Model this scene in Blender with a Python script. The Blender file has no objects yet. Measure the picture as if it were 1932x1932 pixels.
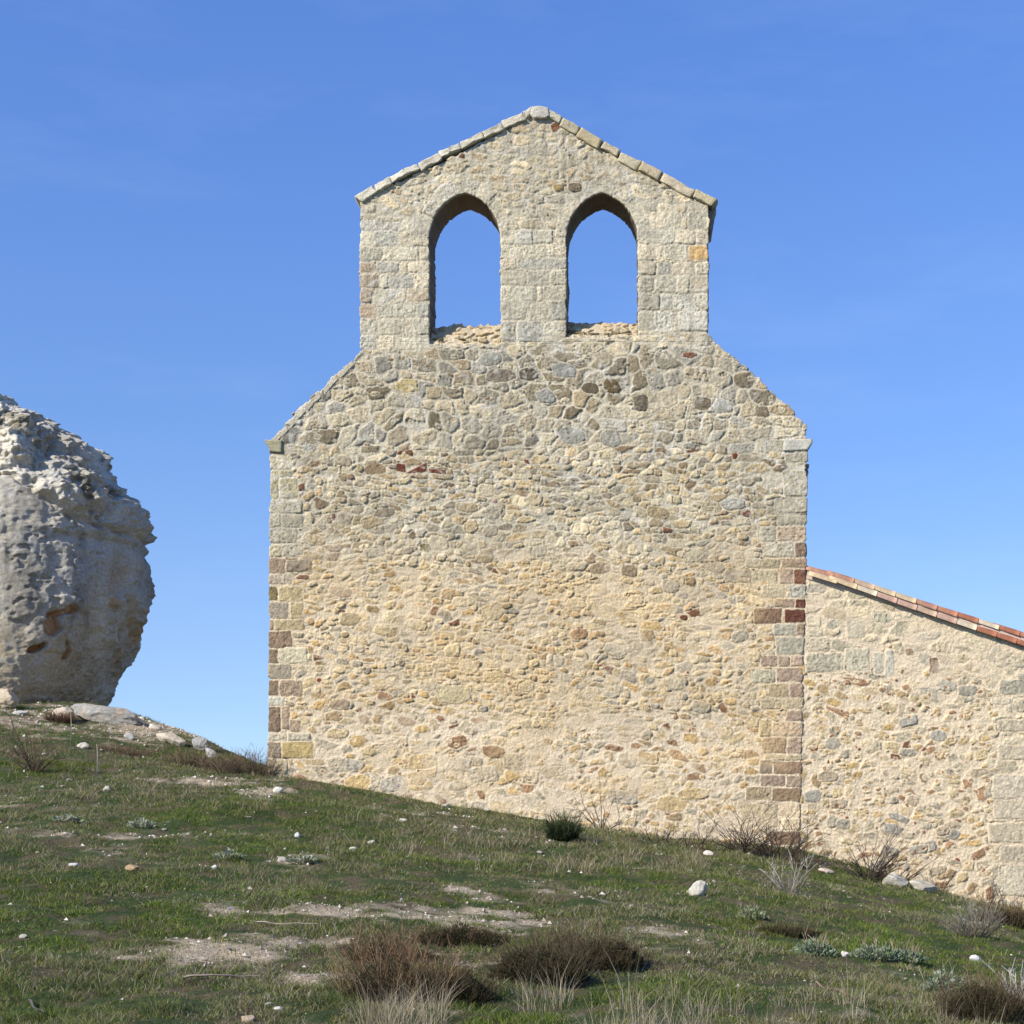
import bpy, math, random
import numpy as np
from mathutils import Vector
random.seed(7)
RNG = np.random.default_rng(11)
scene = bpy.context.scene
COL = scene.collection
EYE = 1.6; F = 3000.0; CX = 1195.0; CY = 1440.0; YW = 25.0; S = F / YW

# ------------------------------------------------------------------ noise
def h2(i, j, k=0):
    i = np.asarray(i).astype(np.int64); j = np.asarray(j).astype(np.int64)
    n = (i * 374761393 + j * 668265263 + int(k) * 2147483647 + 1013904223) & 0xFFFFFFFF
    n = ((n ^ (n >> 13)) * 1274126177) & 0xFFFFFFFF
    n = ((n ^ (n >> 16)) * 2246822519) & 0xFFFFFFFF
    n = n ^ (n >> 15)
    return (n & 0xFFFFFF) / float(0x1000000)
def n2(x, y, seed=0):
    xi = np.floor(x); yi = np.floor(y); fx = x - xi; fy = y - yi
    fx = fx * fx * (3 - 2 * fx); fy = fy * fy * (3 - 2 * fy)
    a = h2(xi, yi, seed); b = h2(xi + 1, yi, seed); c = h2(xi, yi + 1, seed); d = h2(xi + 1, yi + 1, seed)
    return (a + (b - a) * fx) * (1 - fy) + (c + (d - c) * fx) * fy
def f2(x, y, seed=0, oc=4):
    r = 0; a = .5; t = 0
    for o in range(oc):
        r = r + a * n2(x * 2 ** o + 17.3 * o, y * 2 ** o + 5.1 * o, seed + o); t += a; a *= .5
    return r / t
def n3(x, y, z, seed=0):
    zi = np.floor(z); fz = z - zi; fz = fz * fz * (3 - 2 * fz)
    ox = h2(zi, zi * 7 + 3, seed) * 913; ox2 = h2(zi + 1, (zi + 1) * 7 + 3, seed) * 913
    return n2(x + ox, y + ox * 1.7, seed) * (1 - fz) + n2(x + ox2, y + ox2 * 1.7, seed) * fz
def f3(x, y, z, seed=0, oc=4):
    r = 0; a = .5; t = 0
    for o in range(oc):
        s = 2 ** o
        r = r + a * n3(x * s + 3.1 * o, y * s + 7.7 * o, z * s + 1.9 * o, seed + 10 * o); t += a; a *= .5
    return r / t
def ss(a, b, x):
    t = np.clip((x - a) / (b - a), 0, 1); return t * t * (3 - 2 * t)

# ------------------------------------------------------------------ mesh and object helpers
def np_mesh(name, V, faces, col=None, smooth=False):
    """faces: list of (n,k) int arrays"""
    me = bpy.data.meshes.new(name)
    V = np.asarray(V, dtype=np.float32)
    me.vertices.add(len(V)); me.vertices.foreach_set('co', V.ravel())
    faces = [np.asarray(f, dtype=np.int32) for f in faces if len(f)]
    loops = np.concatenate([f.ravel() for f in faces])
    tot = np.concatenate([np.full(len(f), f.shape[1], dtype=np.int32) for f in faces])
    start = np.concatenate([[0], np.cumsum(tot)[:-1]]).astype(np.int32)
    me.loops.add(len(loops)); me.loops.foreach_set('vertex_index', loops)
    me.polygons.add(len(tot)); me.polygons.foreach_set('loop_start', start)
    me.polygons.foreach_set('use_smooth', np.full(len(tot), bool(smooth)))
    me.update(calc_edges=True)
    if col is not None:
        c = np.ones((len(V), 4), dtype=np.float32); c[:, :3] = col
        at = me.color_attributes.new('tint', 'FLOAT_COLOR', 'POINT')
        at.data.foreach_set('color', c.ravel())
    return me
def link(name, me, mat=None, parent=None, loc=None):
    o = bpy.data.objects.new(name, me); COL.objects.link(o)
    if mat is not None and me is not None and len(me.materials) == 0: me.materials.append(mat)
    if parent is not None: o.parent = parent
    if loc is not None: o.location = loc
    return o
def tag(o, label=None, cat=None, group=None, kind=None):
    if label: o['label'] = label
    if cat: o['category'] = cat
    if group: o['group'] = group
    if kind: o['kind'] = kind
    return o
def empty(name, loc): return link(name, None, loc=loc)

# ------------------------------------------------------------------ materials
def new_mat(name, rough=.9):
    m = bpy.data.materials.new(name); m.use_nodes = True
    nt = m.node_tree; b = nt.nodes['Principled BSDF']; b.inputs['Roughness'].default_value = rough
    b.inputs['Specular IOR Level'].default_value = .25
    return m, nt, b
def N(nt, t, **kw):
    n = nt.nodes.new(t)
    for k, v in kw.items():
        if k in n.inputs: n.inputs[k].default_value = v
        else: setattr(n, k, v)
    return n
def ramp(nt, stops):
    r = nt.nodes.new('ShaderNodeValToRGB'); e = r.color_ramp.elements
    while len(e) < len(stops): e.new(.5)
    for el, (p, c) in zip(e, stops): el.position = p; el.color = (*c, 1) if len(c) == 3 else c
    return r
def mixc(nt, mode, fac, a, b):
    m = nt.nodes.new('ShaderNodeMix'); m.data_type = 'RGBA'; m.blend_type = mode
    if isinstance(fac, (int, float)): m.inputs[0].default_value = fac
    else: nt.links.new(fac, m.inputs[0])
    for s, i in ((a, 6), (b, 7)):
        if isinstance(s, tuple): m.inputs[i].default_value = (*s, 1)
        else: nt.links.new(s, m.inputs[i])
    return m.outputs[2]
def tex(nt, kind, scale, detail=6, rough=.6, vec=None, **kw):
    t = N(nt, kind, **kw); t.inputs['Scale'].default_value = scale
    if kind == 'ShaderNodeTexNoise':
        t.inputs['Detail'].default_value = detail; t.inputs['Roughness'].default_value = rough
    if vec is not None: nt.links.new(vec, t.inputs['Vector'])
    return t
def g3(v): return (v, v, v)
def mineral(name, amp=.35, fine=70, spots=.35, bump=.012, lich=(.62, .6, .52), dark=(.10, .09, .07), rough=.92):
    m, nt, b = new_mat(name, rough)
    at = N(nt, 'ShaderNodeAttribute', attribute_name='tint')
    tc = N(nt, 'ShaderNodeTexCoord'); v = tc.outputs['Object']
    a = tex(nt, 'ShaderNodeTexNoise', fine, 5, .7, v)
    r = ramp(nt, [(.25, g3(1 - amp)), (.5, g3(1)), (.75, g3(1 + amp))]); nt.links.new(a.outputs['Fac'], r.inputs[0])
    c = mixc(nt, 'MULTIPLY', 1.0, at.outputs['Color'], r.outputs[0])
    a2 = tex(nt, 'ShaderNodeTexNoise', fine * .28, 6, .75, v)
    r2 = ramp(nt, [(.60, g3(0)), (.68, g3(spots))]); nt.links.new(a2.outputs['Fac'], r2.inputs[0])
    c = mixc(nt, 'MIX', r2.outputs[0], c, lich)
    a3 = tex(nt, 'ShaderNodeTexNoise', fine * .45, 5, .8, v, noise_dimensions='4D'); a3.inputs['W'].default_value = 3.3
    r3 = ramp(nt, [(.30, g3(spots * 1.3)), (.38, g3(0))]); nt.links.new(a3.outputs['Fac'], r3.inputs[0])
    c = mixc(nt, 'MIX', r3.outputs[0], c, dark)
    nt.links.new(c, b.inputs['Base Color'])
    bn = tex(nt, 'ShaderNodeTexNoise', fine * .5, 8, .75, v)
    bp = N(nt, 'ShaderNodeBump'); bp.inputs['Strength'].default_value = 1; bp.inputs['Distance'].default_value = bump
    nt.links.new(bn.outputs['Fac'], bp.inputs['Height']); nt.links.new(bp.outputs[0], b.inputs['Normal'])
    return m
M_WALL = mineral('rubble_masonry', .42, 60, .28, .020)
M_ROCK = mineral('limestone_rock', .36, 16, .32, .10, (.50, .49, .46), (.11, .10, .09))
M_STONE = mineral('field_stone', .25, 45, .3, .01, (.6, .58, .52), (.2, .17, .13))
M_TILE = mineral('fired_clay', .3, 22, .4, .006, (.55, .44, .33), (.10, .06, .045), .85)
def plant(name, trans=.25, rough=.75):
    m, nt, b = new_mat(name, rough)
    at = N(nt, 'ShaderNodeAttribute', attribute_name='tint')
    nt.links.new(at.outputs['Color'], b.inputs['Base Color'])
    if trans:
        tr = N(nt, 'ShaderNodeBsdfTranslucent'); nt.links.new(at.outputs['Color'], tr.inputs['Color'])
        mx = N(nt, 'ShaderNodeMixShader'); mx.inputs[0].default_value = trans
        nt.links.new(b.outputs[0], mx.inputs[1]); nt.links.new(tr.outputs[0], mx.inputs[2])
        nt.links.new(mx.outputs[0], nt.nodes['Material Output'].inputs['Surface'])
    return m
M_GRASS = plant('grass_blades', .3); M_TWIG = plant('dry_twigs', 0, .85); M_LEAF = plant('leaf_blades', .25)

# ------------------------------------------------------------------ terrain
def P3(px, py, Y): return ((px - CX) * Y / F, Y, EYE + (CY - py) * Y / F)
ctl = [P3(*c) for c in [
    (0, 1932, 9.3), (500, 1932, 9.5), (1000, 1932, 9.7), (1500, 1932, 10), (1932, 1932, 10.6),
    (0, 1330, 34), (0, 1400, 28), (0, 1500, 22), (0, 1600, 17), (0, 1720, 13.5),
    (500, 1463, 25), (500, 1560, 19.5), (500, 1700, 14.3), (250, 1430, 27.5), (250, 1530, 20.5),
    (700, 1495, 25), (1000, 1543, 25), (1000, 1622, 19.5), (1000, 1740, 14.2),
    (1250, 1578, 25), (1500, 1606, 25), (1500, 1680, 19), (1500, 1790, 14), (1700, 1662, 25),
    (1932, 1716, 25), (1932, 1762, 19.5), (1932, 1832, 14.5),
    (120, 1327, 34), (200, 1347, 33), (300, 1378, 31.5), (400, 1425, 29.5), (470, 1450, 28)]]
ctl += [(0, 0, 0), (-4, 2, .1), (4, 2, -.1), (-3, 34, 1.1), (3, 34, .2), (10, 25, -1.2), (9, 12, -.5),
        (-16, 30, 2.9), (-12, 15, 1.2), (-15.5, 36, 3.2)]
CTL = np.array(ctl)
def _U(r2): return np.where(r2 > 1e-9, r2 * np.log(r2 + 1e-12) * .5, 0)
def _fit():
    n = len(CTL); A = np.zeros((n + 3, n + 3)); b = np.zeros(n + 3)
    d = ((CTL[:, None, :2] - CTL[None, :, :2]) ** 2).sum(-1)
    A[:n, :n] = _U(d) + np.eye(n) * .3
    A[:n, n] = 1; A[:n, n + 1:] = CTL[:, :2]; A[n:, :n] = A[:n, n:].T
    b[:n] = CTL[:, 2]; return np.linalg.solve(A, b)
TW = _fit()
def tz(x, y, detail=True):
    x = np.asarray(x, dtype=float); y = np.asarray(y, dtype=float)
    xc = np.clip(x, -17, 10.5); yc = np.clip(y, 0, 38)
    z = TW[-3] + TW[-2] * xc + TW[-1] * yc
    for i in range(len(CTL)):
        z = z + TW[i] * _U((xc - CTL[i, 0]) ** 2 + (yc - CTL[i, 1]) ** 2)
    yr = np.interp(x, [-18, -14.3, -10.9, -9.4, -7.8, -6.7, -5.6, -4.5, 10, 14], [41, 39, 33.6, 32, 30, 28.6, 28.6, 38, 38, 30])
    d = np.maximum(y - yr, 0); z = z - np.minimum(.09 * d * d, .9 * d)
    r = np.maximum(np.abs(x) - 14, 0); z = z - np.where(x > 0, .25, .03) * r
    z = np.maximum(z, -45 + 6 * np.sin(x * .004) * np.cos(y * .005))
    if detail:
        near = np.exp(-np.maximum(np.hypot(x, y - 18) - 25, 0) / 20)
        z = z + near * ((f2(x * .9, y * .9, 5, 3) - .5) * .16 + (f2(x * 4.5, y * 4.5, 9, 3) - .5) * .06)
        fl = ss(1.0, 0, np.abs(x) * 0 + np.maximum(np.abs(y - 25) - .3, 0))
    return z
def ground_at(px, py):
    Y = np.linspace(6, 45, 1600); x = (px - CX) * Y / F; zr = EYE + (CY - py) * Y / F
    t = tz(x, Y); k = np.argmax(t >= zr)
    if not (t >= zr).any(): k = np.argmin(zr - t)
    return float(x[k]), float(Y[k]), float(t[k])
def proj(x, y, z): return CX + x * F / y, CY - (z - EYE) * F / y

# bare earth patches: (px, py, half width px, half height px, strength) turned into places on the ground
PATCH = []
for (px, py, a, bb, s) in [(390, 1792, 150, 20, 1.1), (560, 1778, 110, 10, .8), (700, 1722, 190, 13, 1.15), (860, 1725, 130, 14, .95), (540, 1722, 90, 6, .6), (420, 1715, 40, 5, .5),
                           (900, 1690, 60, 8, .55), (400, 1478, 90, 10, .9), (500, 1494, 50, 10, 1), (800, 1815, 120, 20, .6), (560, 1840, 120, 16, .5), (700, 1880, 70, 14, .55),
                           (1280, 1762, 90, 8, .4), (280, 1375, 90, 18, .75), (60, 1350, 90, 15, .75), (1450, 1712, 20, 4, .4),
                           (1120, 1805, 50, 8, .5), (850, 1560, 20, 4, .4)]:
    x, y, z = ground_at(px, py); xa = ground_at(px, py - bb)[1]; xb = ground_at(px, py + bb)[1]
    PATCH.append((x, y, a * y / F, max((xa - xb) / 2, .25), s))
def bare(x, y):
    m = np.zeros_like(x); wx = (f2(x * 1.6, y * 1.6, 31, 4) - .5) * 1.3; wy = (f2(x * 1.6 + 50, y * 1.6, 33, 4) - .5) * 1.3
    for (cx, cy, a, b_, s) in PATCH:
        d = np.sqrt(((x + wx * a * .9 - cx) / a) ** 2 + ((y + wy * b_ * .9 - cy) / b_) ** 2)
        m = np.maximum(m, s * ss(1.65, .25, d))
    m = m + .16 * ss(.56, .70, f2(x * 1.1, y * 1.1, 44, 5))
    fine = f2(x * 7, y * 7, 40, 3)
    return np.clip(m + ((fine - .5) * 1.9 + (f2(x * 2.2, y * 4.4, 46, 4) - .55) * 2.6) * ss(.0, .2, m), 0, 1)

def axis(pts):
    out = []
    for (a, b, st) in pts: out += list(np.arange(a, b, st))
    return np.array(sorted(set(np.round(out, 4))))
gx = axis([(-1500, -200, 130), (-200, -40, 16), (-40, -18, 1.5), (-18, -9, .09), (-9, 8, .05), (8, 20, .4), (20, 60, 4), (60, 300, 24), (300, 1501, 120)])
gy = axis([(-300, -40, 26), (-40, 0, 4), (0, 8, .5), (8, 16, .045), (16, 30, .07), (30, 40, .12), (40, 60, 1), (60, 200, 10), (200, 3001, 140)])
GX, GY = np.meshgrid(gx, gy); GZ = tz(GX, GY)
B = bare(GX, GY)
GZ = GZ + (f2(GX * 12, GY * 12, 71, 3) - .5) * .05 * (np.abs(GX) < 20) * (GY < 45)
nx, ny = len(gx), len(gy)
idx = (np.arange(ny)[:, None] * nx + np.arange(nx)[None, :])
quads = np.stack([idx[:-1, :-1], idx[:-1, 1:], idx[1:, 1:], idx[1:, :-1]], -1).reshape(-1, 4)
V = np.stack([GX, GY, GZ], -1).reshape(-1, 3)
gc = np.zeros((ny, nx, 3)); gm = f2(GX * 2.3, GY * 2.3, 61, 4)[..., None]
moss = np.array([.038, .060, .012]) * (.7 + .6 * gm) ; dirt = np.array([.115, .082, .048]); sand = np.array([.41, .33, .225])
mixd = ss(.45, .62, f2(GX * 5, GY * 5, 63, 4))[..., None]
gc = moss * (1 - .75 * mixd) + dirt * .75 * mixd
Bc = B[..., None]; gc = gc * (1 - Bc) + (sand * (.75 + .5 * f2(GX * 9, GY * 9, 65, 3)[..., None])) * Bc
me = np_mesh('ground', V, [quads], gc.reshape(-1, 3), True)
mg, nt, b = new_mat('earth_and_moss', .95)
at = N(nt, 'ShaderNodeAttribute', attribute_name='tint'); tc = N(nt, 'ShaderNodeTexCoord')
a = tex(nt, 'ShaderNodeTexNoise', 28, 7, .75, tc.outputs['Object'])
r = ramp(nt, [(.3, g3(.55)), (.5, g3(1)), (.7, g3(1.5))]); nt.links.new(a.outputs['Fac'], r.inputs[0])
c = mixc(nt, 'MULTIPLY', 1.0, at.outputs['Color'], r.outputs[0])
vo = tex(nt, 'ShaderNodeTexVoronoi', 34, vec=tc.outputs['Object'])
r4 = ramp(nt, [(.10, g3(.5)), (.17, g3(0))]); nt.links.new(vo.outputs['Distance'], r4.inputs[0])
c = mixc(nt, 'MIX', r4.outputs[0], c, (.30, .26, .19))
nt.links.new(c, b.inputs['Base Color'])
bp = N(nt, 'ShaderNodeBump'); bp.inputs['Distance'].default_value = .03; nt.links.new(a.outputs['Fac'], bp.inputs['Height']); nt.links.new(bp.outputs[0], b.inputs['Normal'])
tag(link('ground', me, mg), 'grassy hillside falling away to the right with bare sandy patches', 'ground', kind='structure')

# ------------------------------------------------------------------ masonry field
def poly_sdf(X, Y, pts):
    pts = np.array(pts, float); d = np.full(X.shape, 1e18); ins = np.zeros(X.shape, bool)
    for i in range(len(pts)):
        a = pts[i]; b_ = pts[(i + 1) % len(pts)]; e = b_ - a
        wx = X - a[0]; wy = Y - a[1]; t = np.clip((wx * e[0] + wy * e[1]) / (e @ e + 1e-12), 0, 1)
        d = np.minimum(d, (wx - e[0] * t) ** 2 + (wy - e[1] * t) ** 2)
        c1 = (a[1] > Y) != (b_[1] > Y)
        with np.errstate(divide='ignore', invalid='ignore'):
            xx = (b_[0] - a[0]) * (Y - a[1]) / (b_[1] - a[1] if b_[1] != a[1] else 1e-9) + a[0]
        ins ^= c1 & (X < xx)
    return np.where(ins, -1, 1) * np.sqrt(d)
PAL = {
 'grey': [(.33, .315, .27), (.36, .33, .27), (.29, .285, .26), (.39, .355, .28), (.30, .27, .22), (.44, .41, .33), (.25, .22, .165), (.36, .30, .215), (.31, .31, .295), (.42, .38, .30)],
 'pale': [(.50, .45, .35), (.42, .395, .325), (.55, .49, .375), (.44, .395, .31), (.46, .425, .34), (.44, .37, .27), (.37, .355, .31), (.51, .47, .38)],
 'mid': [(.37, .34, .27), (.32, .305, .265), (.42, .37, .275), (.45, .415, .33), (.34, .285, .195), (.52, .47, .36), (.29, .265, .22), (.38, .32, .225), (.44, .35, .22), (.26, .20, .14)],
 'buff': [(.44, .355, .225), (.39, .325, .22), (.34, .30, .23), (.48, .40, .27), (.32, .24, .14), (.37, .34, .285), (.40, .28, .14), (.52, .45, .32), (.43, .31, .19), (.30, .29, .27)],
 'low': [(.44, .375, .255), (.37, .34, .28), (.40, .32, .20), (.33, .315, .275), (.47, .40, .28), (.34, .26, .17), (.45, .33, .17), (.40, .375, .31), (.32, .20, .13), (.49, .42, .31)]}
for k_, t_, m_ in (('grey', .06, (.52, .46, .35)), ('pale', .02, (.54, .48, .37)), ('mid', .08, (.56, .48, .345)), ('buff', .14, (.62, .49, .31)), ('low', .10, (.66, .53, .35))):
    PAL[k_] = [tuple((c[i] * (1 - t_) + m_[i] * t_) * (1.03, 1.0, .93)[i] for i in range(3)) for c in PAL[k_]]
MORT_UP = np.array([.50, .44, .315]); MORT_MID = np.array([.57, .46, .30]); MORT_LO = np.array([.65, .53, .36])
class Fld: pass

def field(x0, x1, y0, y1, st, seed):
    f = Fld(); f.x = np.arange(x0, x1 + st, st); f.y = np.arange(y0, y1 + st, st); f.st = st
    f.X, f.Y = np.meshgrid(f.x, f.y)
    f.dx = (f2(f.X / 26, f.Y / 26, seed, 4) - .5) * 17 + (f2(f.X / 140, f.Y / 110, seed + 31, 2) - .5) * 70; f.dy = (f2(f.X / 26 + 40, f.Y / 26, seed + 3, 4) - .5) * 12 + (f2(f.X / 150, f.Y / 110 + 9, seed + 33, 2) - .5) * 46
    f.sx = (f2(f.X / 26, f.Y / 26, seed, 4) - .5) * 15; f.sy = (f2(f.X / 26 + 40, f.Y / 26, seed + 3, 4) - .5) * 11
    f.rx = (f2(f.X / 9, f.Y / 9, seed + 20, 3) - .5) * 5; f.ry = (f2(f.X / 9, f.Y / 9 + 30, seed + 23, 3) - .5) * 5
    sh = f.X.shape
    f.E = np.full(sh, -5.); f.H = np.zeros(sh); f.T = np.zeros(sh); f.C = np.zeros(sh + (3,)); f.R = np.zeros(sh)
    return f
def vor(f, mask, cw, ch, seed, jit=.75, gap=1.6, pal='grey', hmin=.012, hmax=.03, sparse=None, drop=0, bright=.18, p=2.4, red=0.0, warp=1.0, shear=.5):
    ii = np.nonzero(mask); X = f.X[ii] + f.dx[ii] * warp + f.rx[ii] * .6; Y = f.Y[ii] + f.dy[ii] * warp + f.ry[ii] * .6
    b1 = np.full(X.shape, 1e9); b2 = b1.copy(); R = np.zeros(X.shape); C = R.copy(); U = R.copy(); W = R.copy()
    row = np.floor(Y / ch)
    for dr in (-1, 0, 1):
        r = row + dr; off = h2(r, r * 0 + 5, seed) * cw * 3
        col = np.floor((X + off) / cw)
        for dc in (-1, 0, 1):
            c = col + dc
            sx = (c + .5 + jit * (h2(r, c, seed + 1) - .5)) * cw - off; sy = (r + .5 + jit * (h2(r, c, seed + 2) - .5) * .8) * ch
            asp = .8 + .5 * h2(r, c, seed + 3); dx = X - sx; dy = Y - sy; an = (h2(r, c, seed + 9) - .5) * shear
            dx, dy = dx + dy * an, dy - dx * an
            d = ((np.abs(dx) / (cw * asp)) ** p + (np.abs(dy) / (ch / asp)) ** p) ** (1 / p) - .26 * (h2(r, c, seed + 4) - .5)
            nb = d < b1
            b2 = np.where(nb, b1, np.minimum(b2, d)); b1 = np.where(nb, d, b1)
            R = np.where(nb, r, R); C = np.where(nb, c, C); U = np.where(nb, dx, U); W = np.where(nb, dy, W)
    E = (b2 - b1) * .5 * ch * .95 - gap * (.5 + h2(R, C, seed + 10))
    if sparse is not None:
        rm = sparse[0] + (sparse[1] - sparse[0]) * h2(R, C, seed + 5)
        E = np.minimum(E, (rm - b1) * ch)
    if drop: E = np.where(h2(R, C, seed + 6) < drop, -4, E)
    f.E[ii] = E
    f.H[ii] = hmin + (hmax - hmin) * h2(R, C, seed + 7) ** 1.3
    f.T[ii] = ((h2(R, C, seed + 12) - .5) * U + (h2(R, C, seed + 13) - .35) * W) * .0011
    pa = np.array(PAL[pal]); k = (h2(R, C, seed + 8) * len(pa)).astype(int) % len(pa); cc = pa[k]
    cc = cc * (1 + bright * 2 * (h2(R, C, seed + 11) - .5))[:, None]
    if red: cc = np.where((h2(R, C, seed + 14) < red)[:, None], np.array([.25, .125, .075]), cc)
    f.C[ii] = cc; f.R[ii] = h2(R, C, seed + 15)
def stamp(f, sdf_fn, box, col, h=.014, gap=2.2, wob=.45, jitter=.10, seed=0):
    pad = 9; i0 = np.searchsorted(f.y, box[1] - pad); i1 = np.searchsorted(f.y, box[3] + pad)
    j0 = np.searchsorted(f.x, box[0] - pad); j1 = np.searchsorted(f.x, box[2] + pad)
    if i1 <= i0 or j1 <= j0: return
    sl = (slice(i0, i1), slice(j0, j1))
    X = f.X[sl] + f.rx[sl] * wob + f.sx[sl] * .29 * wob; Y = f.Y[sl] + f.ry[sl] * wob + f.sy[sl] * .29 * wob
    d = sdf_fn(X, Y); m = d < gap; e = -d
    E = f.E[sl]; E[m] = e[m]
    ins = d < 0
    r1 = random.random() - .5; tx = (random.random() - .5) * .0008; ty = (random.random() - .4) * .0008
    cx = (box[0] + box[2]) / 2; cy = (box[1] + box[3]) / 2
    f.H[sl][ins] = h * (.8 + .6 * random.random()); f.T[sl][ins] = ((X - cx) * tx + (Y - cy) * ty)[ins]
    f.C[sl][ins] = np.array(col) * (1 + r1 * 2 * jitter)
    f.R[sl][ins] = random.random()
def rect(f, x0, y0, x1, y1, col, h=.014, gap=2.2, rad=3.0, **kw):
    cx, cy = (x0 + x1) / 2, (y0 + y1) / 2; hx, hy = (x1 - x0) / 2, (y1 - y0) / 2; rad = min(rad, hx * .8, hy * .8)
    ang = (random.random() - .5) * .025
    def fn(X, Y):
        u = X - cx; v = Y - cy; u, v = u + v * ang, v - u * ang
        qx = np.abs(u) - hx + rad; qy = np.abs(v) - hy + rad
        return np.hypot(np.maximum(qx, 0), np.maximum(qy, 0)) + np.minimum(np.maximum(qx, qy), 0) - rad
    stamp(f, fn, (x0, y0, x1, y1), col, h, gap, **kw)
def polyst(f, pts, col, h=.018, gap=1.2, **kw):
    xs = [p[0] for p in pts]; ys = [p[1] for p in pts]
    stamp(f, lambda X, Y: poly_sdf(X, Y, pts), (min(xs), min(ys), max(xs), max(ys)), col, h, gap, **kw)
def blob(f, cx, cy, w, h_, col, h=.02, seed=0, ang=None, gap=1.3):
    n = 9; ph = random.random() * 6.3; ang = (random.random() - .5) * .6 if ang is None else ang; pts = []
    for k in range(n):
        a = ph + k * 2 * math.pi / n + (random.random() - .5) * .3; r = .85 + .3 * random.random()
        u = math.copysign(abs(math.cos(a)) ** .75, math.cos(a)) * w / 2 * r; v = math.copysign(abs(math.sin(a)) ** .75, math.sin(a)) * h_ / 2 * r
        pts.append((cx + u * math.cos(ang) - v * math.sin(ang), cy + u * math.sin(ang) + v * math.cos(ang)))
    polyst(f, pts, col, h, gap)
def finish(f, mort, bev=1.9, mrough=.011):
    e = np.clip(f.E / bev, 0, 1); dome = np.clip(f.E / 12, 0, 1)
    n1 = f2(f.X / 5, f.Y / 5, 201, 3) - .5; nb = f2(f.X / 16, f.Y / 16, 205, 3) - .5
    n0 = f2(f.X / 2.6, f.Y / 2.6, 221, 2) - .5; pit = ss(.62, .72, f2(f.X / 3.3 + 50, f.Y / 3.3, 223, 3)) * (.3 + 1.4 * ss(.4, .8, f.R))
    st = (f.H * .62 * (1 - (1 - e) ** 2) + f.T * .8 * e + .003 * np.sqrt(dome) + n1 * .013 * e + np.minimum(n1, .06) * .012 * e + nb * .010 * e + n0 * .008 * e - pit * .005 * e)
    mo = np.clip(-f.E / 3, 0, 1) * -.004 + (f2(f.X / 3.2, f.Y / 3.2, 207, 3) - .5) * mrough * 1.6 + (f2(f.X / 22, f.Y / 22, 211, 3) - .5) * .022
    f.Z = np.where(f.E > 0, st + mo * (1 - e), mo)
    k = ss(-.2, .9, f.E)[..., None]
    mn = f2(f.X / 40, f.Y / 40, 215, 4)[..., None]; mf = f2(f.X / 2.6, f.Y / 2.6, 217, 2)[..., None]
    sn = f2(f.X / 7, f.Y / 7, 219, 3)[..., None]
    lum = f.C.mean(-1, keepdims=True); f.C = f.C * np.clip(.80 + .45 * (lum - .20) / .2, .72, 1.06) * np.array([1.02, .96, .83])
    f.C = (f.C * (.66 + .50 * sn + .22 * mf) * (1 - .22 * pit[..., None])) * k + mort * (.84 + .2 * mn + .16 * mf) * (1 - k)
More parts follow.
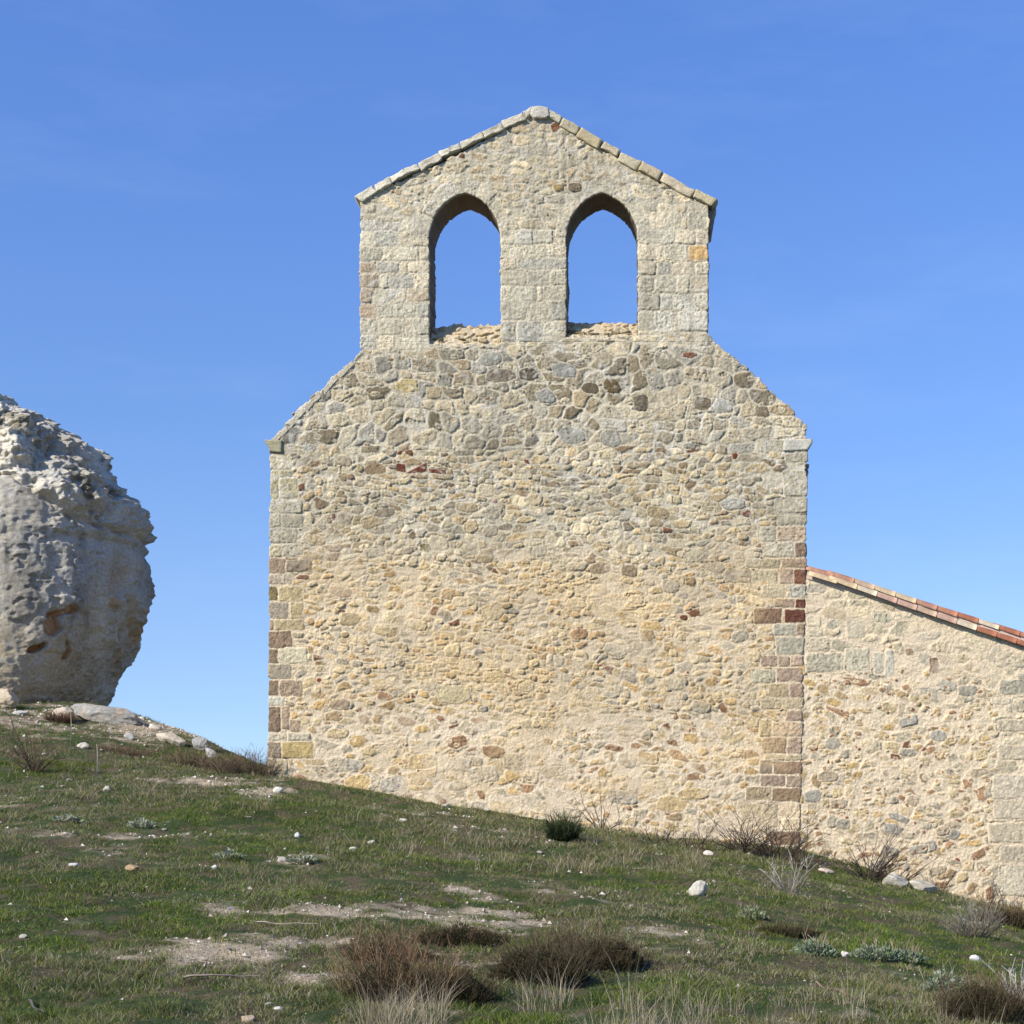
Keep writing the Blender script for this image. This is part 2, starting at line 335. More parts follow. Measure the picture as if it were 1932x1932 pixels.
def wall_mesh(name, f, sdf, sel, Yp, depth, mat, parent, back=False):
    """front face displaced by f.Z; boundary vertices snapped to the outline; sides run back to depth"""
    inside = sdf < 0; q = sel & ((sdf[:-1, :-1] + sdf[1:, :-1] + sdf[:-1, 1:] + sdf[1:, 1:]) < 0)
    ny, nx = f.X.shape; vid = np.arange(ny * nx).reshape(ny, nx)
    gy_, gx_ = np.gradient(sdf, f.st); g = np.hypot(gx_, gy_) + 1e-6
    near = np.abs(sdf) < f.st * 1.1
    # count adjacent selected quads
    cnt = np.zeros((ny, nx), int)
    for (a, b_) in ((0, 0), (0, 1), (1, 0), (1, 1)): cnt[a:ny - 1 + a, b_:nx - 1 + b_] += q
    bd = (cnt > 0) & (cnt < 4) & near
    X = np.where(bd, f.X - sdf * gx_ / g, f.X); Y = np.where(bd, f.Y - sdf * gy_ / g, f.Y)
    s = F / Yp
    VX = (X - CX) / s; VZ = EYE + (CY - Y) / s; VY = Yp - f.Z + np.where((cnt < 4) & near, .006, 0)
    qi = np.nonzero(q); a = vid[:-1, :-1][qi]; b_ = vid[:-1, 1:][qi]; c = vid[1:, 1:][qi]; d = vid[1:, :-1][qi]
    quads = np.stack([a, d, c, b_], -1)
    edges = []
    Q = np.zeros((ny + 1, nx + 1), bool); Q[1:-1, 1:-1] = q   # Q[i+1,j+1] = quad i,j
    m = Q[1:-1, 1:-1] & ~Q[:-2, 1:-1]; i, j = np.nonzero(m); edges.append(np.stack([vid[i, j], vid[i, j + 1]], -1))
    m = Q[1:-1, 1:-1] & ~Q[2:, 1:-1]; i, j = np.nonzero(m); edges.append(np.stack([vid[i + 1, j + 1], vid[i + 1, j]], -1))
    m = Q[1:-1, 1:-1] & ~Q[1:-1, :-2]; i, j = np.nonzero(m); edges.append(np.stack([vid[i + 1, j], vid[i, j]], -1))
    m = Q[1:-1, 1:-1] & ~Q[1:-1, 2:]; i, j = np.nonzero(m); edges.append(np.stack([vid[i, j + 1], vid[i + 1, j + 1]], -1))
    E = np.concatenate(edges)
    V = np.stack([VX, VY, VZ], -1).reshape(-1, 3); C = f.C.reshape(-1, 3)
    used = np.unique(quads); remap = np.full(ny * nx, -1); remap[used] = np.arange(len(used))
    V1 = V[used]; C1 = C[used]; quads = remap[quads]; E = remap[E]
    ub = np.unique(E); rb = np.full(len(V1), -1); Vs = [V1]; Cs = [C1]; faces = [quads]; nprev = len(V1); prev = np.arange(len(V1))
    steps = 9 if depth > .3 else 3
    for k in range(1, steps + 1):
        vb = V1[ub].copy(); t = k / steps; vb[:, 1] = vb[:, 1] + (Yp + depth - vb[:, 1]) * t
        j_ = .018 if 0 < k < steps else .004
        vb[:, 0] += (n2(vb[:, 2] * 6, vb[:, 1] * 8, 301) - .5) * j_ * 2; vb[:, 2] += (n2(vb[:, 0] * 6, vb[:, 1] * 8, 302) - .5) * j_ * 2
        cur = np.full(len(V1), -1); cur[ub] = np.arange(len(ub)) + nprev
        faces.append(np.stack([prev[E[:, 1]], prev[E[:, 0]], cur[E[:, 0]], cur[E[:, 1]]], -1)[:, ::-1])
        Vs.append(vb); tint = .8 + .5 * n2(vb[:, 1] * 5, (vb[:, 0] + vb[:, 2]) * 4, 303)[:, None]; Cs.append((C1[ub] * .15 + np.array([.09, .075, .06]) * .85 * tint) if depth > .3 else C1[ub])  # shade of arch soffits and jambs is put into the dark side colour
        nprev += len(ub); prev = cur
    if back:
        vb = V1.copy(); vb[:, 1] = Yp + depth - (V1[:, 1] - Yp); off = nprev; Vs.append(vb); Cs.append(C1); faces.append(quads[:, ::-1] + off)
    me = np_mesh(name, np.concatenate(Vs), faces, np.concatenate(Cs), True)
    return link(name, me, mat, parent)

ZL = lambda v: v
church = empty('chapel', ((1015 - CX) / S, YW + .4, 0.6))
tag(church, 'rough stone chapel wall topped by twin open arches, with a tiled annex at right', 'chapel')
church_inv = Vector(church.location)
def own(o):
    o.location = Vector(o.location) - church_inv; return o

OUT = [(505, 1660), (505, 1450), (507, 1200), (510, 850), (511, 831), (524, 812), (560, 775), (600, 737), (625, 712), (650, 690), (666, 678), (677, 664), (678, 640), (677, 500), (678, 378),
       (720, 355), (780, 328), (840, 300), (905, 268), (960, 238), (1003, 219), (1018, 216), (1034, 219), (1085, 247), (1140, 282), (1190, 311), (1240, 339), (1300, 369), (1338, 386),
       (1338, 500), (1336, 630), (1346, 638), (1362, 657), (1382, 668), (1400, 686), (1432, 711), (1452, 735), (1482, 758), (1506, 786), (1521, 801), (1524, 828), (1523, 860), (1520, 1100), (1508, 1600), (1508, 1660)]
f = field(494, 1532, 208, 1656, 1.35, 3)
X, Y = f.X, f.Y
zn = (f2(X / 60, Y / 60, 90, 3) - .5) * 40
Ym = Y + zn
vor(f, Ym < 845, 36, 26, 100, .74, 1.35, 'grey', .012, .030, bright=.2, p=3.2, shear=.3)
for k in range(240): blob(f, random.uniform(560, 1500), random.uniform(660, 850), random.uniform(5, 15), random.uniform(4, 9), random.choice(PAL['grey'] + PAL['mid']), random.uniform(.01, .024))
vor(f, (Ym < 650) , 31, 20, 130, .8, 1.9, 'pale', .008, .022, bright=.15, p=3.2, shear=.3, red=.006)
for k in range(150): blob(f, random.uniform(680, 1330), random.uniform(235, 450), random.uniform(5, 13), random.uniform(4, 8), random.choice(PAL['pale'] + PAL['mid']), random.uniform(.01, .02))
vor(f, (Ym >= 845) & (Ym < 1065), 27, 14.5, 160, .95, .8, 'mid', .010, .034, drop=.05, p=2.9, red=.012)
vor(f, (Ym >= 1065) & (Ym < 1345), 24, 11.5, 190, .95, .9, 'buff', .006, .032, sparse=(.45, .95), drop=.08, p=2.7, red=.008)
vor(f, (Ym >= 1345), 26, 15.5, 220, .95, 1.2, 'low', .004, .020, sparse=(.30, .80), drop=.18, red=.02, bright=.1)
# scattered smaller and larger individual stones through the rubble
for k in range(420):
    cx = random.uniform(585, 1430); cy = random.uniform(860, 1340)
    blob(f, cx, cy, random.uniform(11, 24), random.uniform(7, 15), random.choice(PAL['mid' if cy < 1060 else 'buff']), random.uniform(.012, .034))
for k in range(70):
    cx = random.uniform(585, 1430); cy = random.uniform(850, 1480)
    blob(f, cx, cy, random.uniform(30, 46), random.uniform(18, 27), random.choice(PAL['mid' if cy < 1060 else 'low']), random.uniform(.012, .026))
for k in range(230):
    cx = random.uniform(530, 1430); cy = random.uniform(1330, 1600)
    blob(f, cx, cy, random.uniform(5, 15), random.uniform(4, 10), random.choice(PAL['low']), random.uniform(.006, .018))
for k in range(26):
    cx = random.uniform(540, 1420); blob(f, cx, random.uniform(1430, 1540), random.uniform(32, 62), random.uniform(20, 32), random.choice([(.47, .37, .22), (.44, .39, .30), (.50, .38, .20), (.42, .39, .33)]), .012)
for k in range(18): blob(f, random.uniform(600, 1430), random.uniform(1150, 1500), random.uniform(5, 12), random.uniform(4, 8), (.30, .11, .055), .014)
def zc(x0, y0, s): return lambda r: (x0 + r[0] / s, y0 + r[1] / s, x0 + r[2] / s, y0 + r[3] / s)
# dressed courses of the three bell gable piers
B1 = zc(628.9, 176.1, 2.560)
rows = [((612, 662), [(127, 230), (240, 318), (328, 410), (415, 462)]), ((667, 742), [(127, 190), (197, 315), (322, 372), (375, 465)]), ((745, 805), [(127, 232), (240, 410), (415, 465)]),
 ((812, 862), [(127, 197), (205, 318), (322, 358), (362, 465)]), ((872, 938), [(127, 217), (225, 268), (270, 385), (395, 465)]), ((942, 1008), [(127, 190), (195, 302), (307, 350), (355, 465)]),
 ((1015, 1082), [(127, 210), (215, 285), (290, 400), (405, 465)]), ((1088, 1165), [(127, 210), (215, 345), (350, 380), (385, 465)]), ((1170, 1240), [(127, 205), (210, 295), (300, 392), (398, 465)]),
 ((660, 728), [(808, 872), (880, 962), (968, 1060), (1070, 1125)]), ((734, 792), [(808, 912), (917, 940), (945, 1030), (1035, 1127)]), ((797, 849), [(808, 882), (887, 902), (908, 1030), (1036, 1127)]),
 ((854, 928), [(808, 932), (938, 1045), (1050, 1127)]), ((933, 1003), [(808, 870), (876, 982), (988, 1012), (1018, 1127)]), ((1008, 1096), [(808, 930), (937, 1047), (1053, 1127)]), ((1101, 1168), [(1018, 1127)]), ((1101, 1198), [(808, 882), (888, 1008)]),
 ((570, 650), [(1515, 1610), (1617, 1680), (1712, 1800)]), ((657, 729), [(1474, 1518), (1525, 1645), (1652, 1745), (1752, 1815)]), ((735, 806), [(1472, 1590), (1596, 1690), (1694, 1712), (1718, 1815)]),
 ((815, 877), [(1472, 1558), (1565, 1632), (1638, 1745), (1750, 1815)]), ((882, 962), [(1474, 1548), (1555, 1655), (1660, 1718), (1722, 1815)]), ((968, 1047), [(1472, 1580), (1584, 1638), (1642, 1733), (1737, 1815)]), ((1053, 1147), [(1472, 1542), (1546, 1648), (1668, 1812)])]
for (y0, y1), xs in rows:
    for (a, b_) in xs:
        bx = B1((a, y0, b_, y1)); u = random.random()
        col = random.choice([(.48, .45, .36), (.44, .42, .35), (.52, .47, .37), (.42, .41, .36)])
        if a == 127 and y0 in (812, 872, 942, 1015): col = (.41, .34, .26)
        if a == 1718 and y0 == 735: col = (.43, .30, .15)
        if a in (355,) : col = (.42, .36, .27)
        bx = (bx[0] + random.uniform(-.6, .8), bx[1] + random.uniform(-.8, 1.2), bx[2] + random.uniform(-1.2, .8), bx[3] + random.uniform(-1.2, .8))
        rect(f, *bx, col, h=random.choice([.004, .010, .016]), gap=1.6, rad=random.uniform(2.5, 7), jitter=.16, wob=random.uniform(.5, 1.3))
# arches
ARCH = [(877.2, 66.2, 449), (1136.0, 66.4, 449)]
def arch_r(X, Y, a):
    cx, hw, sp = a; o = 21.7; Rr = hw + o
    left = X < cx; ax = np.where(left, cx + o, cx - o)
    return np.hypot(X - ax, np.minimum(Y - sp, 0)) - Rr, np.arctan2(-np.minimum(Y - sp, 0), np.where(left, ax - X, X - ax)), left
for ai, a in enumerate(ARCH):
    cx, hw, sp = a
    for left in (True, False):
        cuts = [0, .42, .80, 1.16, 1.42] if left else [0, .36, .78, 1.10, 1.42]
        for k in range(len(cuts) - 1):
            t0, t1 = cuts[k] + .015, cuts[k + 1] - .015; th = random.uniform(20, 33)
            def fn(X, Y, left=left, t0=t0, t1=t1, th=th, a=a):
                r_, an, lf = arch_r(X, Y, a)
                d = np.maximum(np.abs(r_ - th / 2) - th / 2, np.maximum(t0 - an, an - t1) * 88)
                d = np.maximum(d, np.where(lf == left, -5, 5)); return np.where(Y > a[2] + 1, 9, d)
            stamp(f, fn, (cx - hw - 42, 315, cx + hw + 42, sp + 3), random.choice([(.45, .42, .34), (.42, .395, .33), (.47, .435, .345)]), .007, 1.5, jitter=.06)
# quoins
B3 = zc(478, 805, 3.657); B4 = zc(503.1, 1157.2, 3.2); B5 = zc(1308.1, 779.8, 2.0758)
GR = (.37, .345, .275); LI = (.385, .35, .24); PB = (.355, .275, .205); BR = (.29, .215, .155); OL = (.37, .31, .19); CRM = (.55, .50, .39); BE = (.46, .395, .28)
for r_, col in [((105, 195, 262, 292), CRM), ((105, 300, 175, 495), LI), ((180, 300, 268, 345), LI), ((180, 352, 305, 495), LI), ((100, 505, 338, 600), GR), ((100, 610, 190, 695), GR), ((195, 610, 345, 695), GR),
    ((100, 702, 305, 802), GR), ((100, 812, 197, 898), LI), ((202, 812, 345, 898), GR), ((100, 905, 218, 1012), PB), ((225, 922, 402, 1003), (.30, .25, .195)), ((100, 1020, 270, 1085), (.37, .32, .25)),
    ((95, 1103, 165, 1200), (.23, .19, .10)), ((172, 1103, 342, 1206), OL), ((95, 1210, 240, 1325), (.33, .29, .235)), ((256, 1215, 345, 1335), OL), ((95, 1332, 138, 1403), PB), ((143, 1332, 352, 1403), OL), ((95, 1410, 265, 1525), BR),
    ((95, 1532, 165, 1630), BR), ((170, 1530, 370, 1632), (.43, .40, .30)), ((95, 1638, 260, 1740), (.34, .30, .24)), ((95, 1748, 175, 1855), BR), ((182, 1748, 340, 1855), PB), ((90, 1864, 215, 1925), (.50, .48, .40))]:
    rect(f, *B3(r_), col, h=.012, gap=1.7, rad=random.uniform(2.5, 5.5), wob=random.uniform(.5, 1.1))
for r_, col in [((0, 562, 82, 715), BR), ((90, 562, 140, 700), PB), ((140, 640, 203, 715), PB), ((0, 722, 125, 770), (.46, .42, .33)), ((128, 722, 265, 770), (.47, .43, .34)), ((0, 776, 85, 875), (.32, .27, .21)), ((92, 776, 282, 875), (.43, .34, .17)), ((0, 880, 125, 972), BE), ((0, 976, 100, 1040), LI)]:
    rect(f, *B4(r_), col, h=.014, gap=2.0, rad=3)
RD = (.18, .075, .05); PK = (.37, .285, .225)
for r_, col in [((290, 103, 393, 150), GR), ((358, 156, 460, 192), GR), ((352, 226, 460, 325), GR), ((318, 332, 460, 390), GR), ((328, 400, 460, 437), GR), ((262, 442, 322, 503), (.43, .40, .32)), ((326, 444, 460, 500), (.39, .32, .24)),
    ((270, 508, 395, 563), (.42, .39, .31)), ((399, 506, 460, 563), (.27, .20, .15)), ((205, 569, 338, 605), (.35, .32, .23)), ((345, 568, 460, 604), (.33, .245, .18)), ((122, 612, 228, 664), (.33, .29, .22)), ((233, 612, 330, 658), (.40, .37, .28)),
    ((337, 609, 392, 667), PK), ((396, 611, 460, 669), (.25, .13, .085)), ((272, 671, 358, 722), GR), ((362, 672, 460, 721), (.43, .41, .35)), ((315, 726, 395, 760), PB), ((399, 727, 460, 762), RD), ((235, 762, 346, 824), (.26, .17, .12)), ((356, 767, 460, 821), RD),
    ((312, 825, 401, 870), (.40, .38, .31)), ((405, 825, 460, 868), PB), ((322, 877, 460, 945), (.38, .36, .29)), ((262, 950, 328, 992), PK), ((333, 950, 378, 992), PK), ((382, 949, 460, 992), PK), ((228, 1004, 320, 1057), (.39, .36, .27)),
    ((325, 997, 460, 1050), PK), ((298, 1057, 372, 1110), (.41, .34, .22)), ((377, 1057, 455, 1110), PK), ((265, 1116, 345, 1158), BE), ((348, 1116, 455, 1156), BE), ((362, 1162, 455, 1205), PK), ((257, 1203, 303, 1267), OL), ((308, 1209, 455, 1264), (.43, .34, .25)),
    ((268, 1269, 362, 1331), (.34, .245, .17)), ((365, 1269, 455, 1331), PK), ((278, 1336, 455, 1360), BE), ((258, 1357, 307, 1412), (.33, .27, .20)), ((313, 1363, 455, 1412), (.34, .245, .17)), ((262, 1417, 360, 1459), PK), ((365, 1419, 455, 1466), PK),
    ((205, 1462, 305, 1514), (.40, .33, .22)), ((310, 1466, 455, 1520), (.30, .22, .145)), ((185, 1530, 332, 1618), BE), ((338, 1525, 455, 1583), (.54, .45, .32)), ((345, 1586, 455, 1632), (.52, .43, .30)), ((300, 1638, 455, 1690), (.31, .215, .15)), ((240, 1694, 455, 1740), CRM)]:
    rect(f, *B5(r_), col, h=.010, gap=1.7, rad=random.uniform(2, 4.5), wob=random.uniform(.4, .9))
# odd bricks and coloured stones
BK = (.20, .07, .042)
for pts in [[(985, 250), (1050, 258), (1050, 318), (985, 305)], [(1052, 326), (1050, 318), (1198, 243), (1198, 312)], [(1210, 288), (1330, 297), (1328, 331), (1210, 318)], [(990, 180), (1008, 163), (1032, 163), (1022, 196), (990, 192)],
            [(537, 600), (562, 595), (570, 625), (555, 647), (537, 635)], [(1862, 228), (1895, 225), (1910, 260), (1880, 255)], [(1732, 215), (1752, 212), (1748, 240), (1732, 240)]]:
    polyst(f, [B3((x, y, x, y))[:2] for x, y in pts], BK, .014, 1.4, wob=.1)
polyst(f, [B3((x, y, x, y))[:2] for x, y in [(1645, 502), (1680, 500), (1682, 525), (1645, 528)]], (.42, .13, .03), .02, 1.4)
polyst(f, [B3((x, y, x, y))[:2] for x, y in [(1137, 815), (1170, 803), (1215, 808), (1228, 845), (1205, 872), (1180, 860)]], (.19, .15, .045), .022, 1.4)
polyst(f, [B3((x, y, x, y))[:2] for x, y in [(1045, 160), (1090, 158), (1106, 180), (1095, 207), (1050, 185)]], (.22, .12, .06), .022, 1.4)
for (cx, cy, w, h_, c) in [(998, 706, 36, 27, (.17, .145, .105)), (943, 708, 60, 26, (.24, .21, .17)), (1113, 732, 34, 22, (.17, .14, .10)), (1154, 728, 33, 28, (.22, .17, .09)), (1208, 760, 32, 30, (.22, .19, .14)), (1325, 761, 36, 28, (.22, .18, .13)),
        (768, 728, 42, 27, (.42, .35, .19)), (926, 676, 40, 27, (.30, .30, .27)), (1065, 699, 50, 30, (.28, .28, .26)), (1080, 822, 52, 34, (.31, .31, .28)), (1151, 827, 44, 34, (.28, .27, .23)), (818, 742, 32, 24, (.33, .28, .19)), (1300, 670, 30, 11, (.26, .13, .09)),
        (1053, 354, 22, 14, (.36, .27, .13)), (1085, 353, 28, 17, (.27, .22, .16)), (1030, 748, 38, 27, (.29, .29, .27)), (1363, 766, 38, 26, (.33, .33, .30)), (1187, 1077, 36, 24, (.33, .26, .18)), (1133, 1072, 42, 22, (.34, .27, .18)), (1318, 957, 0, 0, None),
        (1382, 951, 48, 22, (.33, .32, .28)), (1439, 777, 26, 22, (.25, .21, .15)), (660, 1168, 40, 25, (.36, .30, .19)), (640, 1330, 44, 22, (.31, .245, .18)), (855, 1310, 66, 40, (.40, .35, .23)), (1262, 1010, 0, 0, None), (1290, 1165, 16, 11, BK), (1408, 969, 16, 14, BK), (1386, 860, 12, 12, BK)]:
    if c: blob(f, cx, cy, w, h_, c, .02, ang=0)
yy = Y[..., None] + zn[..., None]
mort = MORT_UP * (1 - ss(960, 1120, yy)) + MORT_MID * ss(960, 1120, yy) * (1 - ss(1290, 1400, yy)) + MORT_LO * ss(1290, 1400, yy)
finish(f, mort)
# general warm staining in the lower half (yellow lime wash remains)
st_ = ss(.5, .66, f2(X / 90, Y / 55, 401, 4)) * ss(1000, 1120, Y) * (1 - ss(1480, 1560, Y))
f.C = f.C * (1 - .38 * st_[..., None]) + np.array([.58, .42, .21]) * .38 * st_[..., None]
sm = ss(.56, .66, f2(X / 48, Y / 40, 421, 4)) * ss(900, 1080, Y) * (.75 + .0 * X); sm = sm * ss(560, 600, X) * ss(1445, 1420, X)
f.C = f.C * (1 - .62 * sm[..., None]) + mort * (.85 + .3 * f2(X / 3, Y / 3, 423, 2)[..., None]) * .62 * sm[..., None]; f.Z = f.Z * (1 - .6 * sm)
big = f2(X / 120, Y / 60, 425, 4)[..., None]; f.C = f.C * (.84 + .32 * big)
run = ss(.52, .68, f2(X / 9, Y / 160, 427, 4)) * ss(1250, 700, Y); f.C = f.C * (1 - .16 * run[..., None])
lic = ss(.56, .64, f2(X / 9, Y / 9, 411, 4)) * ss(.48, .6, f2(X / 70, Y / 70, 415, 3)) * ss(1120, 900, Y)
f.C = f.C * (1 - .4 * lic[..., None]) + np.array([.60, .57, .49]) * .4 * lic[..., None]
sdf = poly_sdf(X, Y, OUT)
blk = (h2(np.floor(Y / 29), np.floor(X / 200), 77) - .5) * 3.2 + (f2(X / 8, Y / 8, 79, 2) - .5) * 2.6
sdf = sdf + blk * (1 + 1.0 * ((Y > 655) & (Y < 815))) + 2.6 * (1 - ss(-1, 2, f.E))
for ai, a in enumerate(ARCH):
    r_, an, lf = arch_r(X, Y, a); bot = 648 if ai == 0 else 634
    box = np.maximum(np.abs(X - a[0]) - a[1], Y - bot)
    hole = np.where(Y < a[2], r_, box) + (f2(X / 10, Y / 10, 83, 2) - .5) * 2.6 + (h2(np.floor(Y / 29), np.floor(X / 120), 78) - .5) * 2.0 - 1.6 * (1 - ss(-1, 2, f.E))
    sdf = np.maximum(sdf, -hole)
qy = (Y[:-1, :-1] + f.st / 2)
split = 646
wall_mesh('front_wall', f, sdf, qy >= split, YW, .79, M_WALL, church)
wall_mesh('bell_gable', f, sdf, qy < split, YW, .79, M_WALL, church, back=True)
for o in church.children: own(o)
del f

# ------------------------------------------------------------------ sills (rubble infill at the foot of each arch), leaning back into the opening
def sill(cx, hw, ytop, ybot, seed):
    f = field(cx - hw - 2, cx + hw + 2, ytop - 12, ybot + 2, 1.1, seed); X, Y = f.X, f.Y
    vor(f, Y < 1e9, 20, 10, seed + 1, .95, 1.0, 'mid', .015, .055, drop=.12, p=2.8, bright=.2)
    for k in range(7): blob(f, cx + random.uniform(-.9, .9) * hw, ybot - random.uniform(6, 15), random.uniform(16, 30), random.uniform(6, 10), random.choice([(.24, .19, .11), (.30, .26, .18), (.34, .30, .2)]), .06)
    finish(f, np.array([.50, .41, .27]))
    top_ = ytop + (f2(X / 9, X * 0, seed, 3) - .5) * 12 + (h2(np.floor(X / 17), np.floor(X * 0), seed) - .5) * 6; t = np.clip((ybot - Y) / (ybot - ytop), 0, 1.2)
    sd_ = np.maximum(top_ - Y, np.abs(X - cx) - hw - 1); step = np.floor(t * 3 + .8 * f2(X / 20, Y / 20, seed + 5, 2)) / 3
    f.Z = f.Z * 1.2 - (.3 * t + .25 * step) * .75
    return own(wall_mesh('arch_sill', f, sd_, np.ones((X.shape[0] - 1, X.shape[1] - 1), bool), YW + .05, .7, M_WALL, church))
sill(877, 66.5, 600, 650, 500); sill(1136, 66.5, 596, 636, 520)

# ------------------------------------------------------------------ block helper: a prism from an outline in wall pixels, subdivided and roughened
def slab(name, pts, y0, y1, col, parent, seed, rough=.012, mat=None, n=9, bevel=.02, sc=None):
    s = sc or S
    pts = [((p[0] - CX) / s, EYE + (CY - p[1]) / s) for p in pts]
    cxs = sum(p[0] for p in pts) / len(pts); czs = sum(p[1] for p in pts) / len(pts)
    ring = []
    for i in range(len(pts)):
        a = pts[i]; b_ = pts[(i + 1) % len(pts)]
        for k in range(n): t = k / n; ring.append((a[0] + (b_[0] - a[0]) * t, a[1] + (b_[1] - a[1]) * t))
    R_ = np.array(ring); m = len(R_); V = []; fcs = []
    def lay(sh, y): 
        q = R_.copy(); q[:, 0] += (cxs - q[:, 0]) * 0; v = np.zeros((m, 3)); d = np.array([cxs, czs]) - q; L = np.hypot(d[:, 0], d[:, 1])[:, None] + 1e-6
        q = q + d / L * sh; v[:, 0] = q[:, 0]; v[:, 1] = y; v[:, 2] = q[:, 1]; return v
    def scl(k, y):
        v = np.zeros((m, 3)); v[:, 0] = cxs + (R_[:, 0] - cxs) * k; v[:, 2] = czs + (R_[:, 1] - czs) * k; v[:, 1] = y; return v
    layers = [scl(.02, y0), scl(.35, y0), scl(.7, y0), lay(bevel, y0), lay(bevel * .3, y0 + bevel * .4), lay(0, y0 + bevel * 1.3)]
    for t in np.linspace(.1, 1, 6): layers.append(lay(0, y0 + bevel * 1.3 + (y1 - y0 - 2.6 * bevel) * t))
    layers += [lay(bevel, y1), scl(.7, y1), scl(.02, y1)]
    V = np.concatenate(layers); nl = len(layers)
    V = V + (np.stack([f3(V[:, 0] * 9, V[:, 1] * 9, V[:, 2] * 9, seed + k, 3) for k in (0, 40, 80)], -1) - .5) * 2 * rough
    a = np.arange(m); b_ = (a + 1) % m; fcs = [np.stack([l * m + a, l * m + b_, (l + 1) * m + b_, (l + 1) * m + a], -1) for l in range(nl - 1)]
    fcs.append(np.array([list(range(m))])[:, ::-1]); fcs.append(np.array([list(range((nl - 1) * m, nl * m))]))
    c = np.array(col) * (.8 + .4 * f3(V[:, 0] * 8, V[:, 1] * 8, V[:, 2] * 8, seed + 7, 3))[:, None]
    return link(name, np_mesh(name, V, fcs, c, True), mat or M_WALL, parent)
# coping of the bell gable
top = [(669, 372), (704, 349), (735, 335), (788, 309), (827, 289), (866, 271), (908, 250), (946, 232), (986, 214), (1003, 205)]
for i in range(len(top) - 1):
    (xa, ya), (xb, yb) = top[i], top[i + 1]; L = math.hypot(xb - xa, yb - ya); nx_, ny_ = (yb - ya) / L, -(xb - xa) / L; nx_, ny_ = -nx_, -ny_
    th = random.uniform(11, 17); g = .7 / L; j = random.uniform(-2.2, 2.2)
    A = (xa + (xb - xa) * g * (i > 0), ya + (yb - ya) * g * (i > 0) + j); Bp = (xb - (xb - xa) * g, yb - (yb - ya) * g + j * .3)
    if i == 0: A = (669, 371)
    o = own(slab('coping_stone', [A, Bp, (Bp[0] + nx_ * th + 1, Bp[1] + ny_ * th), (A[0] + nx_ * th + (8 if i == 0 else 0), A[1] + ny_ * th)], YW - .035 - random.uniform(0, .03), YW + .86, random.choice([(.60, .54, .40), (.54, .48, .35), (.63, .57, .43)]), church, 600 + i * 9, .026))
own(slab('coping_stone', [(1003.5, 204), (1019, 203), (1034.5, 205), (1037, 221), (1030, 226), (1008, 226), (1000, 220)], YW - .075, YW + .86, (.50, .46, .37), church, 690, .014))
top = [(1035, 207), (1062, 224), (1096, 240), (1139, 268), (1172, 286), (1211, 306), (1251, 326), (1312, 360), (1354, 378)]
for i in range(len(top) - 1):
    (xa, ya), (xb, yb) = top[i], top[i + 1]; L = math.hypot(xb - xa, yb - ya); nx_, ny_ = (yb - ya) / L, -(xb - xa) / L; nx_, ny_ = -nx_, -ny_
    th = random.uniform(13, 20); g = .7 / L; j = random.uniform(-1.8, 1.8); last = i == len(top) - 2
    A = (xa + (xb - xa) * g, ya + (yb - ya) * g + j); Bp = (xb - (0 if last else (xb - xa) * g), yb - (yb - ya) * g + j * .3)
    col = [(.52, .47, .33), (.46, .39, .25), (.44, .36, .21), (.50, .42, .27), (.50, .43, .28), (.45, .37, .23), (.52, .43, .29), (.46, .39, .24)][i]
    own(slab('coping_stone', [A, Bp, (Bp[0] + nx_ * th - (4 if last else 0), Bp[1] + ny_ * th), (A[0] + nx_ * th, A[1] + ny_ * th)], YW - .035 - random.uniform(0, .03), YW + .86, col, church, 700 + i * 9, .024))
# kneeler block under the far right end of the coping (seen dark under the eave)
own(slab('kneeler_stone', [(1337, 388), (1352, 383), (1350, 398), (1346, 424), (1341, 428), (1337, 428)], YW + .16, YW + .84, (.30, .27, .22), church, 801, .01))
# cornice stones at the two shoulders
own(slab('cornice_stone', [(499, 830), (533, 831), (533, 854), (509, 853), (508, 846), (502, 838)], YW - .045, YW + .6, (.34, .31, .19), church, 811, .012))
own(slab('cornice_stone', [(1478, 829), (1533, 828), (1534, 834), (1526, 846), (1523, 850), (1478, 851)], YW - .03, YW + .6, (.48, .45, .36), church, 821, .012))
for k, (xa, ya, xb, yb) in enumerate([(512, 829, 541, 803), (543, 800, 572, 770), (574, 768, 603, 740), (605, 738, 634, 708), (637, 706, 665, 680)]):
    own(slab('shoulder_slab', [(xa, ya), (xb, yb), (xb + 5, yb + 8), (xa + 7, ya + 8)], YW - .02, YW + .85, random.choice([(.50, .45, .33), (.44, .39, .28), (.52, .47, .36)]), church, 830 + k * 5, .012))

